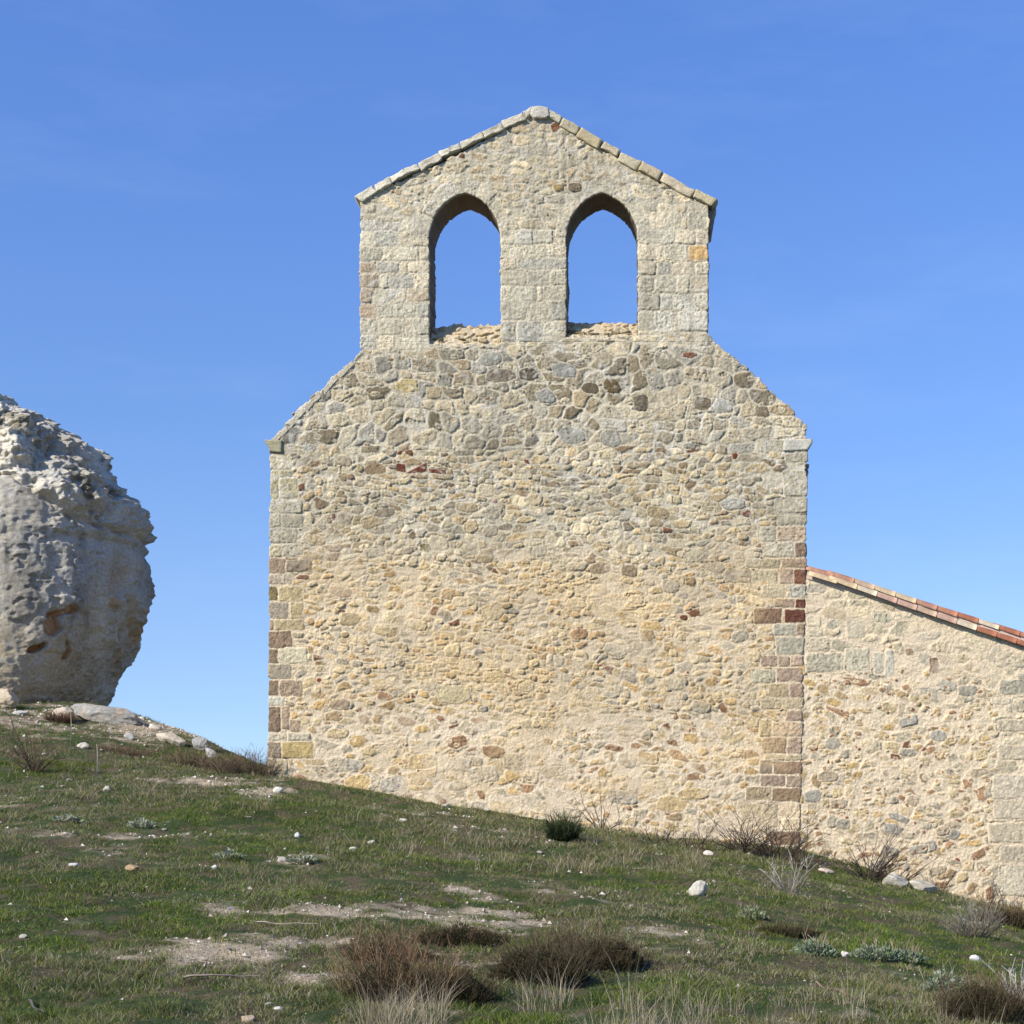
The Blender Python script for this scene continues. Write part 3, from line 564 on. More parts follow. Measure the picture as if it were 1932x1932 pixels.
# ------------------------------------------------------------------ barrel tiles
def tile_mesh(seed, col, L=.44, r0=.100, r1=.082, th=.014):
    na, nl = 12, 6; V = []; C = []
    for side in (0, 1):
        for i in range(nl):
            t = i / (nl - 1); r = (r0 + (r1 - r0) * t) - (th if side else 0)
            for k in range(na):
                a = math.pi * k / (na - 1); V.append((t * L, -r * math.cos(a), r * math.sin(a) * .95))
    V = np.array(V); q = []
    for side in (0, 1):
        o = side * na * nl
        for i in range(nl - 1):
            for k in range(na - 1):
                a = o + i * na + k; f4 = (a, a + 1, a + na + 1, a + na); q.append(f4[::-1] if side else f4)
    o = na * nl
    for i in range(nl - 1):
        for k in (0, na - 1): a = i * na + k; q.append((a, a + na, o + a + na, o + a))
    for i in (0, nl - 1):
        for k in range(na - 1): a = i * na + k; q.append((a, a + 1, o + a + 1, o + a))
    V = V + (np.stack([f3(V[:, 0] * 12, V[:, 1] * 12, V[:, 2] * 12, seed + k, 2) for k in (0, 40, 80)], -1) - .5) * .008
    c = np.array(col) * (.75 + .5 * f3(V[:, 0] * 10, V[:, 1] * 10, V[:, 2] * 10, seed + 3, 3))[:, None]
    return np_mesh('roof_tile', V, [np.array(q)], c, True)
def tile_row(V0, colr): pass
# annex wall -------------------------------------------------------
YA = 25.008; SA = F / YA
ax = np.array([1515, 1522, 1612, 1730, 1815, 1925, 2000]); at_ = np.array([1064, 1066, 1090, 1129, 1156, 1190, 1214]) + 14
f = field(1500, 1956, 1070, 1800, 1.35, 41); X, Y = f.X, f.Y
vor(f, Y < 1e9, 30, 20, 260, .95, 1.7, 'low', .004, .022, sparse=(.28, .74), drop=.15, red=.02, bright=.1)
vor(f, (Y + .3 * (X - 1520) * -1 < 1250) & (Y < 1330), 38, 22, 290, .9, 1.8, 'pale', .004, .020, sparse=(.40, .80), drop=.12)
vor(f, (X > 1868 + (f2(Y / 30, Y * 0, 5, 2) - .5) * 30), 44, 34, 310, .6, 3, 'pale', .004, .014, sparse=(.5, .8), drop=.1)
for k in range(380):
    blob(f, random.uniform(1525, 1880), random.uniform(1260, 1690), random.uniform(6, 17), random.uniform(4, 11), random.choice(PAL['low']), random.uniform(.006, .018))
for k in range(26):
    blob(f, random.uniform(1530, 1880), random.uniform(1290, 1660), random.uniform(26, 42), random.uniform(15, 24), random.choice([(.36, .335, .28), (.38, .32, .24), (.34, .325, .285)]), random.uniform(.010, .02))
for k in range(75):
    x_ = random.uniform(1530, 1850); blob(f, x_, random.uniform(1190, 1640), random.uniform(3.5, 12), random.uniform(3, 6.5), random.choice([(.30, .10, .045), (.26, .085, .045), (.40, .20, .06), (.34, .13, .05)]), .014, ang=random.uniform(-1.2, 1.2), gap=.6)
PG = (.47, .42, .325)
for r_, col in [((442, 790, 500, 833), PG), ((442, 838, 510, 872), PG), ((442, 877, 535, 932), PG), ((442, 938, 585, 1012), (.45, .42, .33)), ((592, 920, 690, 1010), (.48, .45, .36)), ((705, 935, 742, 1018), (.40, .385, .33)), ((752, 925, 785, 1025), (.47, .46, .40)),
    ((1188, 938, 1300, 996), PG), ((1198, 1045, 1300, 1100), (.36, .34, .28)), ((1168, 1110, 1240, 1140), PG), ((1252, 1118, 1300, 1170), PG), ((1190, 1198, 1300, 1245), PG), ((1195, 1300, 1300, 1357), PG), ((1172, 1418, 1300, 1510), (.46, .415, .335)), ((1178, 1517, 1300, 1590), (.44, .395, .31)), ((1155, 1605, 1300, 1682), (.44, .39, .30)),
    ((1202, 1695, 1300, 1760), (.45, .40, .31)), ((1196, 1770, 1300, 1890), (.47, .43, .345)), ((445, 665, 520, 705), (.40, .38, .32)), ((445, 705, 500, 712), PG), ((924, 957, 960, 1020), (.30, .21, .15)), ((831, 918, 862, 945), (.25, .12, .07)), ((523, 808, 560, 842), (.36, .34, .29)), ((600, 815, 670, 880), (.44, .41, .32)), ((705, 782, 770, 820), (.42, .40, .31))]:
    rect(f, *B5(r_), col, h=.008, gap=2.2, rad=5, wob=.9)
finish(f, MORT_LO * np.array([1.0, .99, .97]))
smear = ss(.47, .62, f2(X / 60, Y / 60, 431, 4)) * ss(1250, 1180, Y - .3 * (X - 1520))
f.C = f.C * (1 - .35 * smear[..., None]) + MORT_LO * .35 * smear[..., None]; f.Z = f.Z * (1 - .4 * smear)
topy = np.interp(X, ax, at_); sdfA = np.maximum(np.maximum(topy - Y, X - 1950 + (h2(np.floor(Y / 40), np.floor(X / 300), 3) - .5) * 4), np.maximum(1503 - X, Y - 1795))
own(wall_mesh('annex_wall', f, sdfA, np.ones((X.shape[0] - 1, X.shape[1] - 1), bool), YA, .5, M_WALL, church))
del f
# boxes for the hidden bodies of chapel and annex
def boxm(name, x0, x1, y0, y1, z0, z1, col, parent, mat, n=24, rough=.02, ztop=None):
    V = []; Fq = []
    def face(o, u, v):
        base = len(V)
        for i in range(n + 1):
            for j in range(n + 1):
                p = [o[k] + u[k] * i / n + v[k] * j / n for k in range(3)]
                if ztop and p[2] > z1 - 1e-4: p[2] = ztop(p[0])
                elif ztop: p[2] = z0 + (ztop(p[0]) - z0) * (p[2] - z0) / (z1 - z0)
                V.append(p)
        for i in range(n):
            for j in range(n): a = base + i * (n + 1) + j; Fq.append((a, a + n + 1, a + n + 2, a + 1))
    dx, dy, dz = x1 - x0, y1 - y0, z1 - z0
    face((x0, y0, z0), (dx, 0, 0), (0, 0, dz)); face((x1, y0, z0), (0, dy, 0), (0, 0, dz)); face((x1, y1, z0), (-dx, 0, 0), (0, 0, dz)); face((x0, y1, z0), (0, -dy, 0), (0, 0, dz)); face((x0, y0, z1), (dx, 0, 0), (0, dy, 0))
    V = np.array(V); c = np.array(col) * (.7 + .6 * f3(V[:, 0] * 2.5, V[:, 1] * 2.5, V[:, 2] * 2.5, 3, 4))[:, None]
    V = V + (np.stack([f3(V[:, 0] * 2, V[:, 1] * 2, V[:, 2] * 2, 5 + k, 3) for k in (0, 40, 80)], -1) - .5) * 2 * rough
    return own(link(name, np_mesh(name, V, [np.array(Fq)], c, True), mat, parent))
xl, xr = (513 - CX) / S, (1517 - CX) / S; zb = EYE + (CY - 872) / S
xm = (xl + xr) / 2; rz = lambda x: zb + ((xr - xl) / 2 - abs(x - xm)) * .34
boxm('nave_wall', xl + .05, xr - .05, YW + .80, YW + 11, -1.5, zb, (.42, .37, .28), church, M_WALL, ztop=lambda x: rz(x) - .05)
boxm('annex_side_wall', (1530 - CX) / S, (1944 - CX) / S, YA + .51, YW + 6.5, -2.2, 3.5, (.46, .40, .30), church, M_WALL, ztop=lambda x: EYE + (CY - np.interp(CX + x * S, ax, at_)) / S - .12)
# roofs -----------------------------------------------------------
TC = [(.36, .19, .12), (.40, .23, .145), (.44, .31, .20), (.32, .125, .065), (.48, .36, .21), (.35, .16, .09), (.42, .27, .19), (.52, .43, .29)]
TM = [tile_mesh(900 + i * 7, c) for i, c in enumerate(TC)]
for m_ in TM: m_.materials.append(M_TILE)
mrt = mineral('pink_lime_mortar', .15, 30, .2, .01, (.66, .54, .44), (.4, .3, .24))
ang0 = -math.atan2(.335, 1.0)
# verge tiles of the annex: two visible rows along the slope
def zt(px, off): return EYE + (CY - (np.interp(px, ax, at_ - 8) + off)) / SA
roof = own(link('annex_roof', None, parent=church, loc=((1720 - CX) / SA, YA, zt(1720, 0))))
roof['label'] = 'lean-to roof of weathered terracotta tiles sloping down to the right'
def put(me, name, px, off, y, parent=roof, flip=False, tilt=0, sc=1.0):
    o = link(name, me, None, parent); x = (px - CX) / SA; sl = (zt(px + 30, 0) - zt(px, 0)) / (30 / SA); a = math.atan(sl)
    p = Vector((x, y, zt(px, off))) - Vector(((1720 - CX) / SA, YA, zt(1720, 0)))
    o.location = p; o.rotation_euler = (math.pi if flip else 0, -a + tilt + (random.random() - .5) * .02, 0); o.scale = (sc, sc, sc); return o
seqU = [0, 0, 2, 4, 4, 0, 5, 3, 7, 3, 5, 0]; seqL = [4, 4, 7, 6, 6, 2, 6, 7, 3, 3, 3, 1]
# the narrow end of each tile points up the slope, so each lies over the one below it
def tile_pts(px): return px
for i in range(13):
    pxu = 1522 + i * 39 - 8; put(TM[seqU[i % 12]], 'roof_tile', pxu + 56, 5.5, YA + .05).rotation_euler.z = math.pi
    pxl = 1522 + i * 37.5 - 4
    put(TM[seqL[i % 12]], 'roof_tile', pxl + 58, float(np.interp(pxl, [1522, 1925], [16, 24])), YA - .005, sc=1.04).rotation_euler.z = math.pi
for o in roof.children:
    a = o.rotation_euler.y; o.rotation_euler = (0, -a - .035, math.pi)
# body of the annex roof: a bed board with rows of tiles going back
def roof_body(name, xs, zs, y0, y1, parent, cols, px0=0, seed=1, amp=.075, period=.2, parent_loc=None, lift=.0):
    L = np.concatenate([[0], np.cumsum(np.hypot(np.diff(xs), np.diff(zs)))]); n = int(L[-1] / .03); s_ = np.linspace(0, L[-1], n)
    ny_ = int((y1 - y0) / .02); yy_ = np.linspace(y0, y1, ny_); SS, YY = np.meshgrid(s_, yy_)
    x = np.interp(SS, L, xs); z = np.interp(SS, L, zs)
    row = np.floor((YY - y0) / period); ph = (YY - y0) / period % 1
    bar = np.where(ph < .62, np.sin(ph / .62 * math.pi), -.55 * np.sin((ph - .62) / .38 * math.pi))
    cr = ((SS / .36 + h2(row, row, seed) * .3) % 1); z2 = z + bar * amp + cr * .022 + lift
    ci = (h2(row, np.floor(SS / .36 + h2(row, row, seed) * .3), seed + 2) * len(cols)).astype(int) % len(cols)
    C = np.array(cols)[ci]; ids = np.arange(n * ny_).reshape(ny_, n)
    q = np.stack([ids[:-1, :-1], ids[:-1, 1:], ids[1:, 1:], ids[1:, :-1]], -1).reshape(-1, 4)
    V = np.stack([x, YY, z2], -1).reshape(-1, 3)
    return own(link(name, np_mesh(name, V, [q], C.reshape(-1, 3), False), M_TILE, parent))
pxs = np.linspace(1524, 1990, 40)
rb = roof_body('roof_tiles', (pxs - CX) / SA, np.array([zt(p, 10) for p in pxs]), YA + .16, YW + 6.7, church, TC, seed=3); rb.name = 'annex_roof_tiles'
# mortar bed between and under the verge rows
def strip(name, offs0, offs1, y0, y1, mat, col, parent, seed):
    P = np.linspace(1523, 1975, 130); V = []; 
    for y in np.linspace(y0, y1, 3):
        for off in (offs0, offs1):
            for p in P: V.append(((p - CX) / SA, y + (n2(np.array(p / 9), np.array(off), seed) - .5) * .012, zt(p, off)))
    V = np.array(V); n = len(P); ids = np.arange(6 * n).reshape(3, 2, n); q = []
    def st(A, B_): q.append(np.stack([A[:-1], A[1:], B_[1:], B_[:-1]], -1))
    st(ids[0, 0], ids[0, 1]); st(ids[2, 1], ids[2, 0])
    for k in (0, 1): st(ids[k + 1, 0], ids[k, 0]); st(ids[k, 1], ids[k + 1, 1])
    return own(link(name, np_mesh(name, V, [np.concatenate(q)], np.tile(col, (len(V), 1)), False), mat, parent))
strip('mortar_bed', 1, 20, YA - .012, YA + .2, mrt, (.56, .43, .34), church, 5)
# nave roof
xe = [xl - .16, xm, xr + .16]; roof_body('nave_roof', np.array([xe[0], xm, xe[2]]), np.array([rz(xl) - .05, rz(xm), rz(xr) - .05]), YW + .81, YW + 11.3, church, TC, seed=9)
o = link('eave_tile', TM[4], None, church, ((1536 - CX) / S, YW + .9, EYE + (CY - 867) / S)); o.rotation_euler = (0, -.25, math.pi); own(o)

# ------------------------------------------------------------------ big boulder
ext = np.array([(690, -160), (700, -110), (720, -45), (742, 0), (757, 24), (767, 37), (769, 62), (778, 87), (784, 108), (802, 121), (808, 146), (825, 167), (846, 196), (863, 208), (884, 214), (908, 233), (925, 258), (942, 275), (958, 292), (979, 297), (1004, 300), (1025, 298), (1037, 287), (1058, 296), (1100, 298), (1129, 292), (1150, 287), (1192, 273), (1212, 267), (1250, 250), (1279, 237), (1304, 227), (1333, 208), (1350, 196)], float)
YB = 37.0; SB = F / YB
nt_, nv_ = 620, 520
pyv = np.linspace(1372, 690, nv_); thv = np.linspace(-math.pi, math.pi, nt_, endpoint=False)
TH, PY = np.meshgrid(thv, pyv)
exr = np.interp(PY, ext[:, 0], ext[:, 1]) - np.interp(PY, [700, 850, 1000, 1150, 1350], [14, 28, 40, 38, 42]); cxp = -60.0
A_ = np.maximum((exr - cxp) / SB, .25)
bprof = np.interp(PY, [690, 720, 780, 860, 950, 1050, 1150, 1250, 1330, 1372], [.10, .8, 1.6, 2.4, 2.95, 3.25, 3.32, 3.40, 3.55, 3.65])
ct, sn_ = np.cos(TH), np.sin(TH); pw = 2 / 2.6
bx = A_ * np.sign(ct) * np.abs(ct) ** pw; by = bprof * np.sign(sn_) * np.abs(sn_) ** pw
WX = (cxp - CX) / SB + bx; WY = YB + by; WZ = EYE + (CY - PY) / SB
BPX = CX + WX * F / WY; PYT = CY - (WZ - EYE) * F / WY
nrx, nry = ct / np.maximum(A_, .3), sn_ / np.maximum(bprof, .3); nn = np.hypot(nrx, nry); nrx /= nn; nry /= nn
crk = PYT - np.interp(BPX, [-300, 0, 100, 200, 283, 320], [800, 893, 945, 995, 1036, 1045])   # <0 above the crack
crk = crk + (f2(WX * 1.2, WZ * 1.2, 15, 3) - .5) * 40
upper = ss(12, -12, crk)
flute = ss(130, 260, BPX) * ss(1020, 1130, PYT) * (1 - upper)
rid = 1 - np.abs(f3(WX * .8, WY * .8, WZ * .8, 21, 4) * 2 - 1)
fine = f3(WX * 2.6, WY * 2.6, WZ * 2.6, 27, 5) - .5
cell = f3(WX * 1.3 + 9, WY * 1.3, WZ * 1.5, 35, 2); led = np.floor(cell * 9) / 9 - .5
disp = upper * ((rid - .7) * .42 + fine * .75 + led * .26 - .05 + (n3(WX * 7, WY * 7, WZ * 7, 37) - .5) * .07) + (1 - upper) * ((f3(WX * .45, WY * .45, WZ * .3, 29, 3) - .5) * .6 + fine * .10)
disp -= .15 * np.exp(-(crk / 6) ** 2)
shp = 1 - np.abs(f3(WX * 4.5, WY * 4.5, WZ * 5.5, 47, 4) * 2 - 1)
disp += (shp - .75) * (.035 + .20 * upper + .10 * flute) + ss(.55, .62, f3(WX * .9, WY * .9, WZ * 1.6, 49, 3)) * .04 * (1 - upper)
disp -= ss(.5, .7, f3(WX * 2.1, WY * 2.1, WZ * .5, 57, 3)) * .05 * (1 - upper)
disp += flute * ((1 - np.abs(f3(WX * 2.2 + WZ * .8, WY * 1.5, WZ * .55 - WX * .4, 39, 4) * 2 - 1)) - .75) * .45
pits = ss(.63, .70, f3(WX * 3.2, WY * 3.2, WZ * 4.2, 43, 3)) ; disp -= pits * .06 * (1 - flute) * (.4 + .6 * upper)
fis = np.exp(-((f3(WX * .55, WY * .55, WZ * .8, 91, 4) - .5) / .006) ** 2) + np.exp(-((f3(WX * 1.1 + 5, WY * 1.1, WZ * .7, 93, 4) - .5) / .007) ** 2) * .7
fis = np.clip(fis, 0, 1) * ss(.45, .55, f3(WX * .6, WY * .6, WZ * .6, 95, 2)); fis = fis * 0
pit2 = ss(.64, .70, f3(WX * 6.5, WY * 6.5, WZ * 8, 103, 2)) * ss(.42, .58, f3(WX * .8, WY * .8, WZ * .8, 105, 2)); disp -= pit2 * .045 * (1 - flute)
hol = np.zeros_like(PY)
for (hx, hy, ra, rb_, an) in [(112, 1158, 32, 13, -.5), (98, 1184, 22, 16, -.9), (64, 1228, 20, 9, -.5), (133, 1150, 10, 12, .2), (120, 1232, 6, 18, .3)]:
    u = (BPX - hx) + (f2(WX * 4, WZ * 4, 51, 3) - .5) * 30; v = (PYT - hy) + (f2(WX * 4 + 9, WZ * 4, 53, 3) - .5) * 24
    u, v = u * math.cos(an) + v * math.sin(an), -u * math.sin(an) + v * math.cos(an)
    hol = np.maximum(hol, ss(1.15, .6, np.hypot(u / ra, v / rb_)) * (WY < YB))
disp -= hol * (.20 + .45 * fine)
WX = WX + nrx * disp; WY = WY + nry * disp; WZ = WZ + (fine * .12 + led * .25 * upper)
V = np.stack([WX, WY, WZ], -1).reshape(-1, 3)
ids = np.arange(nt_ * nv_).reshape(nv_, nt_); nxt = np.roll(ids, -1, 1)
q = np.stack([ids[:-1], nxt[:-1], nxt[1:], ids[1:]], -1).reshape(-1, 4)
cap = np.array([ids[-1][::1]])
gr = f3(WX * .7, WY * .7, WZ * .35, 61, 4)[..., None]; base = np.array([.54, .49, .385]) * (.50 + .95 * gr) * (.8 + .4 * f3(WX * 2.4, WY * 2.4, WZ * .8, 62, 4)[..., None])
pale = ss(.54, .64, f3(WX * 1.4, WY * 1.4, WZ * 1.4, 63, 4))[..., None]; base = base * (1 + .25 * upper[..., None]); base = base * (1 - .4 * pale) + np.array([.50, .48, .42]) * .4 * pale
warm = (ss(1110, 1290, PYT + (fine * 60)) * ss(200, 110, BPX) * 1.1 + .45 * flute * ss(.45, .6, f3(WX, WY, WZ * 1, 65, 3)))[..., None]; warm = np.clip(warm, 0, .85)
base = base * (1 - warm) + np.array([.55, .44, .28]) * warm * (.8 + .4 * gr) 
oc = np.clip(hol * 1.2 + .7 * flute * ss(.60, .68, f3(WX * 1.5, WY * 1.5, WZ, 67, 3)), 0, 1)[..., None]
base = base * (1 - .85 * oc) + np.array([.56, .30, .12]) * .85 * oc
mossy = (upper * ss(.58, .66, f3(WX * 1.7, WY * 1.7, WZ * 2.2, 69, 4)) * .75)[..., None]
base = base * (1 - mossy) + np.array([.12, .105, .05]) * mossy
streak = ss(.50, .66, f3(WX * 2.6, WY * 2.6, WZ * .35, 97, 4))[..., None] * (1 - upper[..., None]) * (1 - warm); base = base * (1 - .30 * streak)
sp = ss(.60, .68, f3(WX * 5, WY * 5, WZ * 5, 99, 3))[..., None]; base = base * (1 - .35 * sp) + np.array([.58, .56, .50]) * .35 * sp
base = base * (1 - .45 * fis[..., None])
bo = link('boulder', np_mesh('boulder', V, [q, cap], base.reshape(-1, 3), True), M_ROCK)
tag(bo, 'huge grey limestone boulder with orange hollows overhanging the slope at the left', 'boulder')

# ------------------------------------------------------------------ stones
def ico(sub):
    t = (1 + 5 ** .5) / 2
    V = [(-1, t, 0), (1, t, 0), (-1, -t, 0), (1, -t, 0), (0, -1, t), (0, 1, t), (0, -1, -t), (0, 1, -t), (t, 0, -1), (t, 0, 1), (-t, 0, -1), (-t, 0, 1)]
    V = [Vector(v).normalized() for v in V]
    Fs = [(0, 11, 5), (0, 5, 1), (0, 1, 7), (0, 7, 10), (0, 10, 11), (1, 5, 9), (5, 11, 4), (11, 10, 2), (10, 7, 6), (7, 1, 8), (3, 9, 4), (3, 4, 2), (3, 2, 6), (3, 6, 8), (3, 8, 9), (4, 9, 5), (2, 4, 11), (6, 2, 10), (8, 6, 7), (9, 8, 1)]
    for _ in range(sub):
        c = {}; nf = []
        def mid(a, b_):
            k = (min(a, b_), max(a, b_))
            if k not in c: V.append(((V[a] + V[b_]) / 2).normalized()); c[k] = len(V) - 1
            return c[k]
        for a, b_, d in Fs: x, y, z = mid(a, b_), mid(b_, d), mid(d, a); nf += [(a, x, z), (b_, y, x), (d, z, y), (x, y, z)]
        Fs = nf
    return np.array([tuple(v) for v in V]), np.array(Fs)
ICO3 = ico(3); ICO4 = ico(4); ICO5 = ico(5); ICO1 = ico(1)
def rock_mesh(name, seed, dims, col, base=ICO3, rough=.12, cuts=9, warm=None, fr=2.6):
    V, Fs = base; V = V.copy(); rg = np.random.default_rng(seed)
    for k in range(cuts):
        n = rg.normal(size=3); n /= np.linalg.norm(n); d = rg.uniform(.55, .9); dd = V @ n - d; V = V - np.maximum(dd, 0)[:, None] * n[None] * .92
    nz = f3(V[:, 0] * fr + 9, V[:, 1] * fr, V[:, 2] * fr, seed, 4) - .5
    nz = nz + .35 * (f3(V[:, 0] * 7, V[:, 1] * 7, V[:, 2] * 7, seed + 3, 2) - .5)
    V = V * (1 + rough * 2.4 * nz)[:, None]; V = V * np.array(dims)[None]
    t = f3(V[:, 0] * fr * 2 / max(dims) + 5, V[:, 1] * fr * 2 / max(dims), V[:, 2] * fr * 2 / max(dims), seed + 5, 3)[:, None]
    c = np.array(col) * (.75 + .5 * t)
    if warm is not None: w = ss(.5, .62, t); c = c * (1 - w) + np.array(warm) * w
    return np_mesh(name, V, [Fs], c, base is not ICO1)
def place_rock(name, px, py, wpx, hpx, col, label, cat='rock', seed=0, rz_=0, ry=0, group=None, base=ICO3, rough=.12, sink=.25, flat=.7, warm=None, mat=None, cuts=9):
    x, y, z = ground_at(px, min(py + hpx * .35, 1931)) if py + hpx * .35 < 1932 else (*(lambda Yq: ((px - CX) * Yq / F, Yq))(9.6), 0)
    if z == 0: z = float(tz(x, y))
    k = y / F; w = wpx * k / 2; h_ = hpx * k / 2
    me = rock_mesh(name, seed, (w * 1.12, w * flat, h_ * 1.3), col, base, rough, cuts, warm)
    o = link(name, me, mat or M_STONE, loc=(x, y + w * flat * .3, z + h_ * (1 - sink * 1.3))); o.rotation_euler = (0, ry, rz_); tag(o, label, cat, group); return o
WHT = (.43, .395, .32); GRY = (.36, .35, .32); TAN = (.42, .33, .22); PNK = (.50, .40, .31)
place_rock('rock_slab', 186, 1350, 132, 34, (.42, .40, .35), 'long low limestone slab lying under the overhang of the huge boulder', seed=4, ry=.22, base=ICO4, rough=.14, sink=.1, flat=.35, mat=M_ROCK, warm=(.47, .40, .31))
place_rock('rock', 322, 1394, 52, 22, (.50, .43, .33), 'tan rock capping the ridge between the boulder slab and the chapel', seed=6, ry=.4, base=ICO4, rough=.12, flat=.6)
place_rock('rock', 376, 1406, 34, 26, GRY, 'grey pointed rock on the ridge against the sky', seed=7, ry=.3, base=ICO4, rough=.16, flat=.7, mat=M_ROCK)
place_rock('rock', 398, 1424, 30, 14, GRY, 'small grey rock just downhill of the pointed rock on the ridge', seed=8, ry=.6, base=ICO3, rough=.16)
place_rock('rock', 264, 1361, 18, 14, (.50, .45, .36), 'small pale round rock at the right end of the boulder slab', seed=9)
place_rock('rock', 118, 1350, 38, 26, (.46, .38, .30), 'reddish rock in front of the left end of the boulder slab', seed=10, rough=.16)
place_rock('rock', 292, 1373, 26, 12, (.48, .42, .33), 'flat tan rock on the ridge left of the tan ridge cap', seed=16, ry=.3)
place_rock('rock', 8, 1322, 60, 36, (.48, .40, .28), 'tan earth-stained rock at the foot of the huge boulder by the left edge', seed=17, base=ICO4, rough=.12, warm=(.40, .30, .17))
place_rock('rock', 1316, 1680, 33, 28, WHT, 'white angular block alone on the grass in front of the chapel corner', seed=11, rough=.14, sink=.12, base=ICO4)
place_rock('rock', 1301, 1684, 13, 9, TAN, 'small tan stone touching the left side of the white angular block', seed=31)
place_rock('rock', 1742, 1675, 54, 17, (.42, .375, .285), 'long pale slab of rock lying at the foot of the annex wall', seed=12, ry=.24, rough=.08, base=ICO4, sink=.1, flat=.4)
place_rock('rock', 1690, 1662, 44, 26, (.42, .385, .31), 'rounded whitish rock against the annex wall left of the long slab', seed=13, rough=.14, base=ICO4)
place_rock('rock', 1560, 1644, 30, 10, PNK, 'flat pinkish rock below the annex wall near the chapel corner', seed=14, ry=.15)
place_rock('rock', 1338, 1611, 21, 9, (.50, .44, .36), 'flat pale rock in the grass below the brown quoins, left of the twiggy shrubs', seed=15, ry=.25)
place_rock('rock', 249, 1639, 25, 12, (.33, .23, .12), 'brown flat stone alone on the grass at the left', seed=18, rough=.08)
place_rock('rock', 530, 1623, 18, 11, WHT, 'white rounded stone on the grass below the left chapel corner', seed=19)
place_rock('rock', 525, 1492, 19, 12, (.58, .54, .45), 'bright white angular stone beside the left corner of the chapel', seed=20)
place_rock('rock', 201, 1490, 13, 11, WHT, 'white stone beside the dry grass tufts on the left slope', seed=21)
place_rock('rock', 156, 1408, 22, 12, WHT, 'white stone on the left slope right of the bare brown shrub', seed=22)
place_rock('rock', 243, 1391, 19, 12, GRY, 'grey angular stone on the slope under the ridge slab', seed=23, ry=.3)
place_rock('rock', 36, 1345, 24, 11, (.48, .45, .40), 'grey-white flat stone below the foot of the boulder near the left edge', seed=24)
place_rock('rock', 139, 1633, 23, 7, (.52, .50, .45), 'flat whitish stone sunk in the grass left of the brown stone', seed=25)
place_rock('rock', 562, 1577, 12, 10, (.48, .46, .42), 'grey-white stone among dry grass below the chapel wall', seed=26)
place_rock('rock', 404, 1637, 15, 6, (.52, .50, .45), 'thin flat stone right of the brown stone on the grass', seed=27)
place_rock('rock', 465, 1924, 27, 17, (.37, .28, .19), 'tan rock at the bottom edge of the grass', seed=28)
place_rock('rock', 1594, 1801, 15, 11, (.52, .48, .42), 'small whitish stone between two grey-green leafy plants', seed=29)
place_rock('rock', 1840, 1810, 19, 13, (.52, .50, .46), 'whitish stone on the grass at the right below the grey shrub', seed=30)
place_rock('rock', 1771, 1838, 18, 10, (.42, .42, .40), 'flat grey stone right of the widest leafy plant', seed=32)
place_rock('rock', 43, 1768, 14, 8, WHT, 'small white stone near the left edge of the lower grass', seed=33)
place_rock('rock', 525, 1905, 15, 6, (.54, .51, .46), 'flat white stone in the foreground grass left of the rust-brown bush', seed=34)
place_rock('rock', 1020, 1510 + 76, 1, 1, WHT, 'x', seed=35) if False else None
for i, (px, py, w, h_, lb) in enumerate([(920, 1528, 12, 6, 'white stone at the foot of the chapel wall, middle of the wall'), (842, 1520, 15, 7, 'pale flat stone at the foot of the chapel wall left of centre'), (940, 1527 + 2, 20, 8, 'broad pale stone at the foot of the chapel wall left of the green bush'), (760, 1548, 16, 6, 'long pale stone on the grass below the left half of the chapel wall'), (700, 1590, 15, 7, 'grey-white stone in the dry grass below the chapel, left of centre'), (666, 1602, 14, 7, 'white stone on the grass below the left third of the chapel')]):
    place_rock('rock', px, py, w, h_, WHT, lb, seed=40 + i)
# many small stones one cannot tell apart
PEB = [rock_mesh('pebble', 60 + i, (1, .8, .42), [(.38, .35, .29), (.33, .30, .25), (.40, .34, .26), (.42, .39, .33), (.30, .25, .18)][i % 5], ICO1, .2, 8) for i in range(15)]
for m_ in PEB: m_.materials.append(M_STONE)
k = 0; tries = 0
while k < 210 and tries < 20000:
    tries += 1
    px = random.uniform(0, 1925); py = random.uniform(1340, 1925)
    lim = np.interp(px, [0, 250, 400, 510, 1000, 1500, 1932], [1345, 1380, 1440, 1480, 1550, 1640, 1720])
    if py < lim: continue
    zone = 'slope' if (px < 460 and py < 1530) else ('wall' if py < lim + 45 else 'grass')
    if random.random() > {'slope': 1, 'wall': .9, 'grass': .11}[zone]: continue
    x, y, z = ground_at(px, py)
    if y > 24.9 and x > -5.8: continue
    s_ = (random.uniform(.008, .018) if random.random() < .78 else random.uniform(.02, .038)) * (1.5 if y > 18 else 1)
    o = link('pebble', random.choice(PEB), None, loc=(x, y, z + s_ * .05)); o.scale = (s_, s_, s_); o.rotation_euler = (0, 0, random.uniform(0, 6.3))
    lb, gp = {'slope': ('small pale stone scattered on the left slope below the boulder', 'small stones on the slope below the boulder'), 'wall': ('small pale stone lying along the foot of the masonry', 'small stones along the foot of the walls'), 'grass': ('small pale stone lying in the short grass of the field', 'small stones scattered in the grass')}[zone]
    tag(o, lb, 'stone', gp); k += 1
